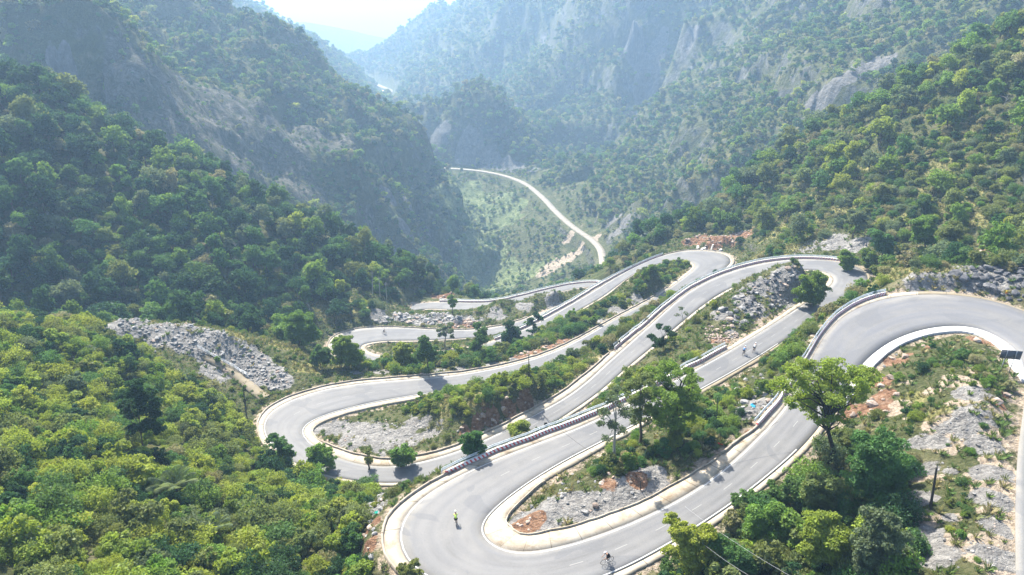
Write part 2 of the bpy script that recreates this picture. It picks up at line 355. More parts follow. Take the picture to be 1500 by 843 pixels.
slide = patch([(220,130,35),(250,160,40),(300,190,45),(340,210,45),(380,165,35),(310,150,30),(390,180,30),(350,250,35),(410,240,35),(460,200,30),(420,210,25),(370,230,40),(500,210,20)], .5, True)
red = patch([(1310,530,2.6),(1330,520,2.4),(1350,510,2.0),(1290,560,2.6),(1285,585,2.6),(1270,600,3),(1235,600,3),(1300,575,2.2),(1430,497,1.6),(1445,503,1.5),(1470,578,1.6),(1462,592,1.6),(765,772,2.2),(780,760,2),(760,780,2),(890,710,2.2),(930,700,2),
  (1030,350,7),(1050,348,7),(1080,346,7),(1010,356,4),(640,434,6),(655,432,5),(780,515,4),(820,500,4),(800,508,4),(760,522,3.5),(690,475,5),(660,478,4),(830,445,5),(1010,560,2),(1130,500,3),(700,625,2.5),(720,615,3),(745,603,2.5),(770,590,2.5),(680,632,2),(1055,500,3),(1440,372,4),(1400,375,3),(545,770,2.2),(540,800,2.2),(1105,640,2)])
pale = patch([(640,200,25),(650,190,18),(690,225,22),(720,235,22),(740,240,18),(760,245,16),(780,250,14),(930,60,28),(945,100,30),(940,140,30),(930,165,26),(960,80,26),(1245,105,14),(1262,95,12),(1215,130,12),(1195,150,10),(590,330,10),(600,300,10),(905,340,12),(900,320,12),(570,290,12),(1290,90,16),(80,90,8),(100,100,8),(800,50,20),(1010,60,18),(760,160,12)], .6, True)
gy = patch([(690,290,50),(700,330,60),(710,370,45),(670,300,35),(700,400,35),(720,430,30),(690,350,40),(760,300,20),(740,390,25),(780,400,20)], .6, True)
sand = patch([(1400,560,3.5),(1420,590,4),(1430,620,4),(1395,620,3.5),(1385,650,3),(1475,640,3),(1472,700,3.4),(1472,760,3.4),(1474,820,3.6),(1310,600,2.5),(1440,640,3),(1445,700,3.4),(1450,760,3.4),(1450,820,3.6),(1400,800,3),(1360,760,2.6),(1350,700,2.4),(1415,560,3),(1395,590,3),(1370,570,2.4),(1445,590,3),(1330,560,2.2),(1430,545,2.4),(1340,610,2),(1360,650,2),(1465,600,2.2),(1462,640,2.5),(1460,680,2.8),(1460,720,3),(1462,760,3),(1465,800,3.2),(1468,840,3.2),(1190,665,2),(1165,690,2),(1290,428,2.5),(1310,428,2.5),(1345,426,2.5),(1390,427,2.5),(1420,430,2.5),(1450,436,2),(1430,690,1.2),(1385,650,1.2),(1380,700,1.2),(1400,760,1.2),(1375,620,1.5),(1120,600,1.5),(1180,445,3),(1200,440,3),(1110,470,3),(1130,462,3),(830,352,8),(870,350,8),(820,385,14),(800,395,14),(840,375,12)])
sand2 = None
drygrass = patch([(1250,300,12),(1320,280,12),(1380,250,12),(1200,320,10),(1150,335,10),(1450,320,10),(1300,320,10),(1400,300,10),(1180,290,10),(1290,230,10),(1430,200,10),(1440,600,3),(1380,600,3),(1350,580,3),(400,500,8),(430,510,8),(350,492,5),(460,525,7),(500,540,5),(930,500,8),(900,520,7),(870,540,6),(960,470,7),(1130,370,10),(1170,362,8),(1220,440,8),(1190,460,6),(1260,420,5),(1310,400,8),(1350,400,6),(1400,400,4),
  (1050,590,4),(1070,570,4),(700,585,4),(660,590,4),(480,455,8),(520,450,8),(450,540,5),(1100,490,3),(1140,470,5),(1010,430,6),(1000,400,6)])
# ------------------------------------------------------------------ materials
def mat(name, col=(.5, .5, .5), rough=.9, metal=0.0, spec=.2):
    m = bpy.data.materials.new(name); m.use_nodes = True
    b = m.node_tree.nodes['Principled BSDF']
    b.inputs['Base Color'].default_value = (*col, 1); b.inputs['Roughness'].default_value = rough
    b.inputs['Metallic'].default_value = metal; b.inputs['Specular IOR Level'].default_value = spec
    return m
class NB:
    def __init__(s, m): s.t = m.node_tree; s.N = s.t.nodes; s.L = s.t.links; s.b = s.N['Principled BSDF']
    def lk(s, a, b): s.L.new(a, b)
    def tex(s): return s.N.new('ShaderNodeTexCoord').outputs['Object']
    def noise(s, scale, detail=4, rough=.6, vec=None, dist=0.0):
        x = s.N.new('ShaderNodeTexNoise'); x.inputs['Scale'].default_value = scale; x.inputs['Detail'].default_value = detail
        x.inputs['Roughness'].default_value = rough; x.inputs['Distortion'].default_value = dist
        s.lk(vec if vec is not None else s.tex(), x.inputs['Vector']); return x.outputs['Fac']
    def vor(s, scale, feature='F1', out='Distance', vec=None):
        x = s.N.new('ShaderNodeTexVoronoi'); x.feature = feature; x.inputs['Scale'].default_value = scale
        s.lk(vec if vec is not None else s.tex(), x.inputs['Vector']); return x.outputs[out]
    def mapping(s, scale, vec=None):
        x = s.N.new('ShaderNodeMapping'); x.inputs['Scale'].default_value = scale
        s.lk(vec if vec is not None else s.tex(), x.inputs['Vector']); return x.outputs[0]
    def ramp(s, fac, stops):
        x = s.N.new('ShaderNodeValToRGB'); e = x.color_ramp.elements
        while len(e) < len(stops): e.new(.5)
        for k, (p, c) in enumerate(stops):
            e[k].position = p; e[k].color = (*c, 1) if len(c) == 3 else c
        s.lk(fac, x.inputs[0]); return x.outputs[0]
    def mix(s, fac, a, b, mode='MIX'):
        x = s.N.new('ShaderNodeMix'); x.data_type = 'RGBA'; x.blend_type = mode
        for sock, val in ((x.inputs[0], fac), (x.inputs[6], a), (x.inputs[7], b)):
            if isinstance(val, (int, float)): sock.default_value = val
            elif isinstance(val, tuple): sock.default_value = (*val, 1)
            else: s.lk(val, sock)
        return x.outputs[2]
    def math(s, op, a, b=0.0, c=None):
        x = s.N.new('ShaderNodeMath'); x.operation = op
        for k, val in enumerate((a, b) if c is None else (a, b, c)):
            if isinstance(val, (int, float)): x.inputs[k].default_value = val
            else: s.lk(val, x.inputs[k])
        return x.outputs[0]
    def attr(s, name, out='Fac'):
        x = s.N.new('ShaderNodeAttribute'); x.attribute_name = name; return x.outputs[out]
    def bump(s, hgt, strength=.5, dist=.1):
        x = s.N.new('ShaderNodeBump'); x.inputs['Strength'].default_value = strength; x.inputs['Distance'].default_value = dist
        s.lk(hgt, x.inputs['Height']); s.lk(x.outputs[0], s.b.inputs['Normal'])

def terrain_mat():
    m = mat('ground_cover', rough=1.0, spec=.05); b = NB(m)
    n_f = b.noise(1.3, 6, .7); n_m = b.noise(.16, 5, .65); n_l = b.noise(.02, 4, .6)
    litter = b.ramp(n_f, [(.3, (.035, .042, .018)), (.5, (.075, .085, .035)), (.7, (.15, .135, .075))])
    green = b.ramp(n_m, [(.3, (.04, .055, .022)), (.5, (.085, .095, .038)), (.62, (.15, .14, .075)), (.78, (.22, .195, .13))])
    base = b.mix(b.ramp(n_l, [(.4, (0, 0, 0)), (.6, (1, 1, 1))]), litter, green)
    # rock on steep ground: vertical streaks, cracks
    streak = b.noise(.30, 8, .8, b.mapping((1, 1, .16)), .8)
    rockc = b.ramp(streak, [(.34, (.035, .037, .033)), (.48, (.085, .088, .075)), (.58, (.16, .155, .14)), (.72, (.27, .26, .235))])
    rk = b.math('MULTIPLY', b.ramp(b.math('ADD', b.attr('steep'), b.math('MULTIPLY', b.math('SUBTRACT', b.noise(.05, 5, .7), .5), 1.2)), [(.45, (0, 0, 0)), (.62, (1, 1, 1))]), 1.0)
    c = b.mix(rk, base, rockc)
    # rubble and gravel
    cr = b.vor(.9, 'F1', 'Color'); crm = b.N.new('ShaderNodeSeparateColor'); b.lk(cr, crm.inputs[0])
    fine = b.noise(2.2, 8, .85)
    grav = b.mix(.55, b.ramp(crm.outputs[0], [(0, (.13, .125, .12)), (.6, (.25, .24, .225)), (1, (.36, .345, .32))]), b.ramp(fine, [(.36, (.05, .05, .046)), (.5, (.21, .20, .185)), (.62, (.38, .365, .34))]))
    def masked(att, sc, lo=.42, hi=.58, amp=.9):
        return b.ramp(b.math('ADD', b.attr(att), b.math('MULTIPLY', b.math('SUBTRACT', b.noise(sc, 5, .7), .5), amp)), [(lo, (0, 0, 0)), (hi, (1, 1, 1))])
    dg = b.ramp(b.noise(.9, 6, .75), [(.3, (.09, .10, .035)), (.5, (.20, .19, .075)), (.7, (.33, .28, .13))])
    c = b.mix(masked('drygrass', .4), c, dg)
    yy = b.ramp(b.noise(.13, 9, .85, None, .9), [(.35, (.05, .075, .03)), (.5, (.13, .16, .065)), (.68, (.30, .31, .16))])
    c = b.mix(masked('yellowgrass', .05), c, yy)
    sld = b.ramp(b.noise(.11, 9, .85, None, .9), [(.36, (.035, .048, .024)), (.47, (.065, .07, .045)), (.55, (.13, .12, .10)), (.70, (.25, .23, .20))])
    c = b.mix(masked('slide', .04, amp=1.3), c, sld)
    c = b.mix(masked('sand', .5, amp=1.4), c, b.ramp(b.noise(1.5, 6, .75), [(.35, (.22, .17, .12)), (.6, (.42, .35, .27))]))
    c = b.mix(masked('pale', .06, .48, .6), c, b.ramp(streak, [(.3, (.07, .068, .062)), (.5, (.15, .145, .135)), (.7, (.25, .236, .215))]))
    c = b.mix(masked('rubble', .55, amp=1.7), c, grav)
    rd = b.ramp(b.noise(1.1, 6, .7), [(.3, (.10, .055, .035)), (.5, (.22, .125, .075)), (.7, (.33, .23, .16))])
    c = b.mix(masked('red', .6, .5, .7, amp=1.7), c, rd)
    b.lk(c, b.b.inputs['Base Color'])
    bh = b.math('ADD', b.math('MULTIPLY', b.noise(.8, 8, .75), 1.0), b.math('MULTIPLY', b.noise(.08, 6, .7), 5.0))
    b.bump(bh, .9, 1.2)
    return m
M_ground = terrain_mat()

def asphalt_mat():
    m = mat('asphalt', rough=.75, spec=.3); b = NB(m)
    u = b.attr('across'); s_ = b.attr('along')
    vv = b.N.new('ShaderNodeCombineXYZ'); b.lk(b.math('MULTIPLY', s_, .03), vv.inputs[0]); b.lk(b.math('MULTIPLY', u, 3.0), vv.inputs[1])
    lanes = b.noise(2.2, 5, .65, vv.outputs[0], .3)
    blot = b.noise(.12, 5, .6)
    c = b.mix(b.ramp(lanes, [(.35, (0, 0, 0)), (.65, (1, 1, 1))]), (.094, .093, .091), (.152, .150, .147))
    c = b.mix(b.ramp(blot, [(.45, (0, 0, 0)), (.7, (1, 1, 1))]), c, (.165, .16, .15))
    dust = b.ramp(b.math('ADD', b.math('ABSOLUTE', b.math('SUBTRACT', u, .5)), b.math('MULTIPLY', b.noise(.5, 5, .7), .18)), [(.46, (0, 0, 0)), (.6, (1, 1, 1))])
    c = b.mix(b.math('MULTIPLY', dust, .55), c, (.26, .235, .185))
    # tar-sealed cracks on the worn upper bend
    crk = b.ramp(b.noise(.22, 6, .75, None, 1.6), [(.488, (0, 0, 0)), (.5, (1, 1, 1)), (.512, (0, 0, 0))])
    worn = b.attr('worn')
    c = b.mix(b.math('MULTIPLY', b.math('MULTIPLY', crk, worn), .6), c, (.085, .09, .10))
    c = b.mix(b.math('MULTIPLY', worn, b.ramp(lanes, [(.4, (0, 0, 0)), (.6, (.6, .6, .6))])), c, (.085, .09, .105))
    for cu_ in (.16, .36, .64, .84):
        wt = b.math('MULTIPLY', b.ramp(b.math('ABSOLUTE', b.math('SUBTRACT', u, cu_)), [(0, (1, 1, 1)), (.07, (0, 0, 0))]), b.ramp(lanes, [(.3, (0, 0, 0)), (.65, (.5, .5, .5))]))
        c = b.mix(wt, c, (.078, .08, .086))
    patchy = b.ramp(b.noise(.07, 2, .4, None, 2.0), [(.60, (0, 0, 0)), (.61, (.35, .35, .35))])
    c = b.mix(b.math('MULTIPLY', patchy, 1.5), c, (.08, .083, .09))
    oil = b.ramp(b.noise(.9, 4, .7), [(.68, (0, 0, 0)), (.76, (.5, .5, .5))]); c = b.mix(oil, c, (.07, .07, .072))
    grain = b.noise(9, 3, .8)
    c = b.mix(.22, c, b.ramp(grain, [(.3, (.07, .07, .07)), (.7, (.26, .26, .26))]))
    b.lk(c, b.b.inputs['Base Color']); b.bump(grain, .15, .02)
    return m
M_asphalt = asphalt_mat()
def concrete_mat(name, a, c_, stain, amt=.5):
    m = mat(name, rough=.9, spec=.15); b = NB(m)
    n1 = b.noise(.45, 5, .65); n2 = b.noise(3.0, 5, .75)
    c = b.mix(b.ramp(n1, [(.35, (0, 0, 0)), (.7, (1, 1, 1))]), a, c_)
    c = b.mix(b.math('MULTIPLY', b.ramp(b.noise(.25, 6, .75, None, .5), [(.5, (0, 0, 0)), (.68, (1, 1, 1))]), amt), c, stain)
    c = b.mix(b.math('MULTIPLY', b.ramp(n2, [(.55, (0, 0, 0)), (.75, (1, 1, 1))]), .35), c, tuple(x * .6 for x in stain))
    jn = b.math('LESS_THAN', b.math('ABSOLUTE', b.math('SUBTRACT', b.math('FRACT', b.math('MULTIPLY', b.attr('along'), .2)), .5)), .012)
    c = b.mix(b.math('MULTIPLY', jn, .7), c, tuple(x * .45 for x in stain))
    b.lk(c, b.b.inputs['Base Color']); b.bump(n2, .3, .03)
    return m
M_conc = concrete_mat('verge_concrete', (.32, .275, .21), (.41, .37, .30), (.20, .15, .095), .9)
M_wconc = concrete_mat('white_concrete', (.47, .46, .445), (.40, .395, .38), (.55, .52, .47), .4)
M_dirtv = concrete_mat('sandy_verge', (.19, .16, .11), (.24, .205, .15), (.20, .17, .11), .8)
M_kerb = concrete_mat('kerb_concrete', (.27, .23, .18), (.36, .32, .26), (.16, .105, .07))
M_vroad = concrete_mat('valley_road_surface', (.26, .235, .19), (.33, .30, .25), (.18, .15, .11), .8)
M_dash = mat('worn_road_paint', (.24, .237, .225), .7)
M_paint = mat('white_road_paint', (.42, .42, .40), .6)
def stripe_mat():
    m = mat('red_and_white_paint', rough=.6); b = NB(m)
    f = b.math('FRACT', b.math('MULTIPLY', b.math('ADD', b.attr('along'), b.attr('tall')), 1.7))
    k = b.math('GREATER_THAN', f, .55)
    wear = b.ramp(b.noise(2.5, 5, .7), [(.5, (0, 0, 0)), (.75, (1, 1, 1))])
    c = b.mix(k, (.70, .66, .62), (.55, .075, .06))
    b.lk(b.mix(b.math('MULTIPLY', wear, .4), c, (.4, .33, .27)), b.b.inputs['Base Color'])
    return m
M_stripe = stripe_mat()
M_walltop = concrete_mat('wall_whitewash', (.60, .58, .54), (.68, .66, .62), (.40, .34, .27), .6)
M_steel = mat('galvanised_steel', (.62, .67, .68), .5, .1, .4)
M_post = mat('weathered_post', (.22, .215, .20), .8)

# ------------------------------------------------------------------ object helpers
def link(o, parent=None):
    COL.objects.link(o)
    if parent is not None: o.parent = parent
    return o
def props(o, label=None, cat=None, group=None, kind=None):
    if label: o['label'] = label
    if cat: o['category'] = cat
    if group: o['group'] = group
    if kind: o['kind'] = kind
    return o
def mesh_np(name, verts, faces, m=None, smooth=False):
    me = bpy.data.meshes.new(name)
    verts = np.asarray(verts, np.float32); faces = np.asarray(faces, np.int32)
    me.vertices.add(len(verts)); me.vertices.foreach_set('co', verts.ravel())
    k = faces.shape[1]
    me.loops.add(faces.size); me.loops.foreach_set('vertex_index', faces.ravel())
    me.polygons.add(len(faces)); me.polygons.foreach_set('loop_start', np.arange(0, faces.size, k, dtype=np.int32))
    me.polygons.foreach_set('loop_total', np.full(len(faces), k, np.int32))
    if smooth: me.polygons.foreach_set('use_smooth', np.ones(len(faces), bool))
    me.update(calc_edges=True)
    if m: me.materials.append(m)
    return me
def fattr(me, name, vals):
    a = me.attributes.new(name, 'FLOAT', 'POINT'); a.data.foreach_set('value', np.asarray(vals, np.float32))
def obj(name, me, parent=None, **k):
    return props(link(bpy.data.objects.new(name, me), parent), **k)
def empty(name, loc, rz=0.0, **k):
    o = bpy.data.objects.new(name, None); o.location = loc; o.rotation_euler = (0, 0, rz); o.empty_display_size = .3
    return props(link(o), **k)

# ------------------------------------------------------------------ terrain objects, one per hill
ii, jj = np.meshgrid(np.arange(NAZ - 1), np.arange(NR - 1), indexing='ij')
q = (ii * NR + jj).ravel()
quads = np.stack([q, q + NR, q + NR + 1, q + 1], 1)
fr_ = REG[quads[:, 0]]
TZ = H.ravel()
names = {NEAR: ('switchback_hillside', 'steep scrub and rubble hillside carrying the switchback road'),
 LHILL: ('forested_hill', 'dark green forested hill left of the hairpins'),
 LMT: ('landslide_mountain', 'hazy mountain on the left with a bare landslide scar'),
 RHILL: ('right_hillside', 'wooded hillside rising right of the upper hairpins'),
 RMT: ('cliff_mountain', 'tall hazy mountain with grey cliffs on the right of the gorge'),
 KNOB: ('rounded_knob', 'dark wooded knob above the curve of the valley road'),
 VAL: ('gorge_floor', 'yellow green gorge floor below the pale valley road'),
 FAR: ('far_mountain', 'palest blue peak closing the gorge behind the distant bend'),
 PLAIN: ('distant_plain', 'plain fading into bright haze beyond the gorge')}
steep = np.clip((SLOPE - .45) / 1.1, 0, 1) * .55 + .0
steep = np.where(REG == NEAR, steep * .8, steep)
steep = np.where(REG == LMT, steep * .72, steep)
steep = np.where((REG == LHILL) | (REG == RHILL) | (REG == PLAIN), steep * .4, steep)
sandy = sstep(2.6, .4, edge) * (edge < 3)
for reg, (nm, lab) in names.items():
    f = quads[fr_ == reg]
    used, inv = np.unique(f, return_inverse=True)
    me = mesh_np(nm, np.stack([TX[used], TY[used], TZ[used]], 1), inv.reshape(-1, 4)[:, ::-1], M_ground, True)
    for a_, v_ in (('steep', steep), ('rubble', rubble), ('sand', np.maximum(sand, sandy * .55)), ('red', red), ('pale', pale), ('slide', slide), ('drygrass', drygrass), ('yellowgrass', gy)):
        fattr(me, a_, v_[used])
    obj(nm, me, label=lab, kind='structure')

# ------------------------------------------------------------------ road meshes
def ribbon(name, A_, B_, m, dz=0.0, thick=0.0, along=None, parent=None, sub=1, extra=None, **k):
    """A_, B_: edge polylines, left and right. thick adds side skirts"""
    n_ = len(A_); V = []; 
    for t in np.linspace(0, 1, sub + 1): V.append(A_ * (1 - t) + B_ * t + np.array([0, 0, dz]))
    cols = sub + 1
    if thick:
        V = [A_ + np.array([0, 0, dz - thick])] + V + [B_ + np.array([0, 0, dz - thick])]; cols += 2
    P_ = np.stack(V, 1).reshape(-1, 3)
    f = []
    i_, c_ = np.meshgrid(np.arange(n_ - 1), np.arange(cols - 1), indexing='ij'); q_ = (i_ * cols + c_).ravel()
    me = mesh_np(name, P_, np.stack([q_, q_ + 1, q_ + 1 + cols, q_ + cols], 1)[:, ::-1] if False else np.stack([q_, q_ + cols, q_ + cols + 1, q_ + 1], 1), m)
    al = along if along is not None else np.arange(n_)
    fattr(me, 'along', np.repeat(al, cols))
    ac = np.linspace(0, 1, sub + 1); ac = np.concatenate([[0], ac, [1]]) if thick else ac
    fattr(me, 'across', np.tile(ac, n_))
    if extra is not None: fattr(me, 'worn', np.repeat(extra, cols))
    return obj(name, me, parent, **k)
worn = sstep(4, 6, T) * (1 - sstep(14, 16, T)) + .25
road = ribbon('road', RL, RR, M_asphalt, 0, .3, RS, sub=6, extra=worn, label='grey asphalt switchback road winding down the hillside', kind='structure')
# verges: stretches with their own surface
def span(t0, t1): return slice(station(t0), station(t1) + 1)
def verge(side, t0, t1, m, lab):
    s_ = span(t0, t1)
    a, b_ = (VLo[s_], RL[s_]) if side == 'L' else (RR[s_], VRo[s_])
    ribbon('verge', a, b_, m, -.03, .5, RS[s_], sub=2, kind='structure', label=lab)
verge('L', 4, 15, M_wconc, 'broad white concrete apron inside the upper right hairpin')
verge('L', 15, 38, M_conc, 'pale concrete verge along the outside of the bottom hairpin')
verge('L', 38, 62, M_conc, 'sandy verge on the inner side of the middle lane')
verge('L', 62, 81, M_conc, 'white concrete strip on the outside of the left hairpin')
verge('L', 81, 123, M_conc, 'pale verge along the lowest lanes')
verge('R', 0, 10, M_dirtv, 'dusty verge under the dark rock cut')
verge('R', 10, 16.5, M_conc, 'sandy verge beside the striped wall of the upper hairpin')
verge('R', 16.5, 33, M_conc, 'wide cream concrete apron inside the bottom hairpin')
verge('R', 33, 42, M_dirtv, 'dusty verge beside the mound lane')
verge('R', 42, 62, M_conc, 'concrete strip beside the guardrail of the middle lane')
verge('R', 62, 81, M_conc, 'cream concrete apron inside the left hairpin')
verge('R', 81, 123, M_conc, 'pale concrete strip along the lower lanes')
# painted lines
def line(t0, t1, side, inset=.22, w=.16):
    s_ = span(t0, t1)
    base = RL[s_] - ACR[s_] * inset if side == 'L' else RR[s_] + ACR[s_] * inset
    d_ = -ACR[s_] * w if side == 'L' else ACR[s_] * w
    a, b_ = (base, base + d_) if side == 'L' else (base + d_, base)
    ribbon('edge_line', a, b_, M_paint, .006, 0, parent=road, label='white painted edge line')
for t0, t1, sd in ((15, 24, 'R'), (24, 36, 'R'), (24, 37, 'L'), (35, 37.5, 'L'), (43, 60, 'R'), (63, 73, 'R'), (63, 76, 'L'), (86, 93, 'R'), (98, 107, 'L'), (17, 23, 'L')):
    line(t0, t1, sd)
def dash_mesh():
    return mesh_np('lane_dash', [(-.9, -.05, 0), (.9, -.05, 0), (.9, .05, 0), (-.9, .05, 0)], [(0, 1, 2, 3)], M_dash)
dm_ = dash_mesh(); nd = 0
s_at = lambda t: RS[station(t)]
for s0, s1 in ((s_at(15.5), s_at(22.5)), (s_at(30), s_at(38)), (s_at(44), s_at(58)), (s_at(66), s_at(77)), (s_at(87), s_at(92)), (s_at(102), s_at(107))):
    s_ = s0
    while s_ < s1:
        k = int(np.argmin(np.abs(RS - s_)))
        o = bpy.data.objects.new('lane_dash', dm_); o.location = RC[k] + np.array([0, 0, .008])
        o.rotation_euler = (0, 0.0, math.atan2(tang[k, 1], tang[k, 0])); link(o, road)
        o.rotation_euler.y = GRADE * .97; s_ += 6.2; nd += 1
ribbon('valley_road', VLn, VRn, M_vroad, .25, .8, kind='structure', label='pale valley road running along the gorge below')
ribbon('distant_road', FLn, FRn, M_vroad, .6, 1.6, kind='structure', label='bright bend of road far off at the gorge mouth')
ribbon('mountain_track', ULn, URn, M_vroad, .25, .8, kind='structure', label='short pale stretch of track high on the right mountain')

# low kerb walls
def wallstrip(name, line3, across_out, w, hgt, m, par=None, dz=-.1, along=None, **k):
    """a low wall whose inner foot follows line3"""
    n_ = len(line3); o_ = across_out * w; up = np.array([0, 0, hgt]); z0 = np.array([0, 0, dz])
    ring = [line3 + z0, line3 + up, line3 + o_ + up, line3 + o_ + z0]
    P_ = np.stack(ring, 1).reshape(-1, 3)
    F_ = []
    for i_ in range(n_ - 1):
        for c_ in range(3):
            a = i_ * 4 + c_; F_.append((a, a + 1, a + 5, a + 4))
    F_.append((0, 3, 2, 1)); e = (n_ - 1) * 4; F_.append((e, e + 1, e + 2, e + 3))
    me = mesh_np(name, P_, F_, m)
    fattr(me, 'along', np.repeat(along if along is not None else np.arange(n_) * 1.25, 4)); fattr(me, 'tall', np.tile([0, hgt, hgt, 0], n_))
    return obj(name, me, par, **k)
def kerb(side, t0, t1, lab, w=.3, hgt=.28, m=None):
    s_ = span(t0, t1); ln = VLo[s_] if side == 'L' else VRo[s_]; ac = ACR[s_] * (1 if side == 'L' else -1)
    wallstrip('kerb_wall', ln, ac, w, hgt, m or M_kerb, label=lab, kind='structure', dz=-.6)
kerb('L', 22.5, 29.8, 'brown kerb wall on the outside of the bottom hairpin')
kerb('R', 16.8, 18.2, 'brown kerb stones beside the patched lane')
kerb('R', 18.3, 30, 'thin concrete kerb inside the bottom hairpin', .15, .18, M_conc)
kerb('L', 62, 79, 'brown kerb wall on the outside of the left hairpin')
kerb('R', 52.5, 63, 'brown kerb wall between the middle lane and the gravel island')
kerb('R', 63, 71, 'thin pale kerb inside the left hairpin', .15, .18, M_conc)
kerb('L', 97, 108, 'brown kerb wall behind the lower left hairpin')
kerb('R', 80, 86, 'low brown kerb round the small upper bend')
kerb('L', 4, 14, 'concrete kerb round the scrub island', .2, .15, M_wconc)

# guardrails: striped wall + two steel beams + posts
post_me = mesh_np('post', [(-.07,-.05,-.8),(.07,-.05,-.8),(.07,.05,-.8),(-.07,.05,-.8),(-.07,-.05,.86),(.07,-.05,.86),(.07,.05,.86),(-.07,.05,.86)],
                  [(0,3,2,1),(4,5,6,7),(0,1,5,4),(1,2,6,5),(2,3,7,6),(3,0,4,7)], M_steel)
def guardrail(side, t0, t1, lab, wall=True, post_step=3, extra=0.0):
    s_ = span(t0, t1); sg = 1 if side == 'L' else -1
    edge_ = (VLo if side == 'L' else VRo)[s_]; ac = ACR[s_] * sg; edge_ = edge_ + ac * extra
    root = empty('guardrail', tuple(edge_[0]), label=lab, cat='guardrail')
    off_ = edge_[0]
    if wall:
        wl_ = wallstrip('striped_wall', edge_ - off_, ac, .42, .60, M_stripe, root, dz=-.7); wl_.data.materials.append(M_walltop)
        mi_ = np.zeros(len(wl_.data.polygons), np.int32); mi_[1:(len(edge_) - 1) * 3:3] = 1; mi_[2:(len(edge_) - 1) * 3:3] = 1; wl_.data.polygons.foreach_set('material_index', mi_)
    for hgt, nm in ((.62, 'lower_beam'), (.92, 'upper_beam')):
        p_ = edge_ - off_ + ac * .80 + np.array([0, 0, hgt])
        n_ = len(p_); up = np.array([0, 0, .115]); bul = ac * .07
        ring = [p_ - up, p_ - up * .5 - bul, p_, p_ + up * .5 - bul, p_ + up, p_ + up + ac * .03, p_ - up + ac * .03]
        P_ = np.stack(ring, 1).reshape(-1, 3); F_ = []
        for i_ in range(n_ - 1):
            for c_ in range(7):
                a = i_ * 7 + c_; b_ = i_ * 7 + (c_ + 1) % 7; F_.append((a, b_, b_ + 7, a + 7))
        obj(nm, mesh_np(nm, P_, F_, M_steel), root)
    for k in range(0, len(edge_), post_step):
        o = bpy.data.objects.new('post', post_me); o.location = edge_[k] - off_ + ac[k] * .92
        o.rotation_euler = (0, 0, math.atan2(ac[k, 1], ac[k, 0])); link(o, root)
    return root
guardrail('R', 10.9, 17.0, 'curved guardrail over red striped wall round the upper right hairpin')
guardrail('L', 29.7, 34.2, 'long straight guardrail with red striped wall above the bottom hairpin', post_step=2)
guardrail('L', 34.2, 35.0, 'short guardrail end beside the pinkish boulder heap')
guardrail('R', 41.8, 52.2, 'curving guardrail along the outside of the middle lane')
guardrail('R', 86.0, 93.0, 'straight guardrail with brown wall on the lane behind the dark trees')
guardrail('R', 112.5, 117.5, 'far guardrail around the low bend above the gorge')
guardrail('R', 117.5, 122.0, 'small distant guardrail at the lowest visible lane')
# ------------------------------------------------------------------ leaves, crowns, trunks
def leaf_mat(name, col, var=.36, trans=.40):
    m = bpy.data.materials.new(name); m.use_nodes = True; b = NB.__new__(NB); b.t = m.node_tree; b.N = b.t.nodes; b.L = b.t.links
    b.N.remove(b.N['Principled BSDF']); out = b.N['Material Output']
    oi = b.N.new('ShaderNodeObjectInfo').outputs['Random']
    lr = b.attr('leaf')
    hue = b.N.new('ShaderNodeHueSaturation')
    b.lk(b.math('ADD', .492, b.math('MULTIPLY', oi, .04)), hue.inputs['Hue'])
    b.lk(b.math('ADD', .8, b.math('MULTIPLY', lr, .3)), hue.inputs['Saturation'])
    r2 = b.math('FRACT', b.math('MULTIPLY', oi, 13.7))
    b.lk(b.math('ADD', 1 - var, b.math('ADD', b.math('MULTIPLY', r2, var), b.math('MULTIPLY', lr, .75 * var + .15))), hue.inputs['Value'])
    hue.inputs['Color'].default_value = (*col, 1)
    d = b.N.new('ShaderNodeBsdfDiffuse'); t = b.N.new('ShaderNodeBsdfTranslucent'); gl = b.N.new('ShaderNodeBsdfGlossy')
    gl.inputs['Roughness'].default_value = .38; gl.inputs['Color'].default_value = (.9, .95, 1, 1)
    b.lk(hue.outputs[0], d.inputs[0]); tc = b.mix(.5, hue.outputs[0], (col[0] * 1.5, col[1] * 1.5, col[2] * .5)); b.lk(tc, t.inputs[0])
    m1 = b.N.new('ShaderNodeMixShader'); m1.inputs[0].default_value = trans; b.lk(d.outputs[0], m1.inputs[1]); b.lk(t.outputs[0], m1.inputs[2])
    m2 = b.N.new('ShaderNodeMixShader'); m2.inputs[0].default_value = .003; b.lk(m1.outputs[0], m2.inputs[1]); b.lk(gl.outputs[0], m2.inputs[2])
    b.lk(m2.outputs[0], out.inputs['Surface'])
    return m
NAMED = []
PAL = {'bright': (.25, .29, .045), 'fresh': (.150, .225, .040), 'mid': (.088, .16, .045), 'dark': (.042, .088, .036), 'olive': (.16, .185, .058), 'dry': (.24, .22, .12), 'grey': (.135, .17, .09)}
LM = {k: leaf_mat('leaves_' + k, c) for k, c in PAL.items()}
M_bark = mat('bark', (.11, .085, .06), .95); M_dbark = mat('dark_bark', (.035, .028, .022), .95); M_pbark = mat('pale_bark', (.30, .28, .24), .95)

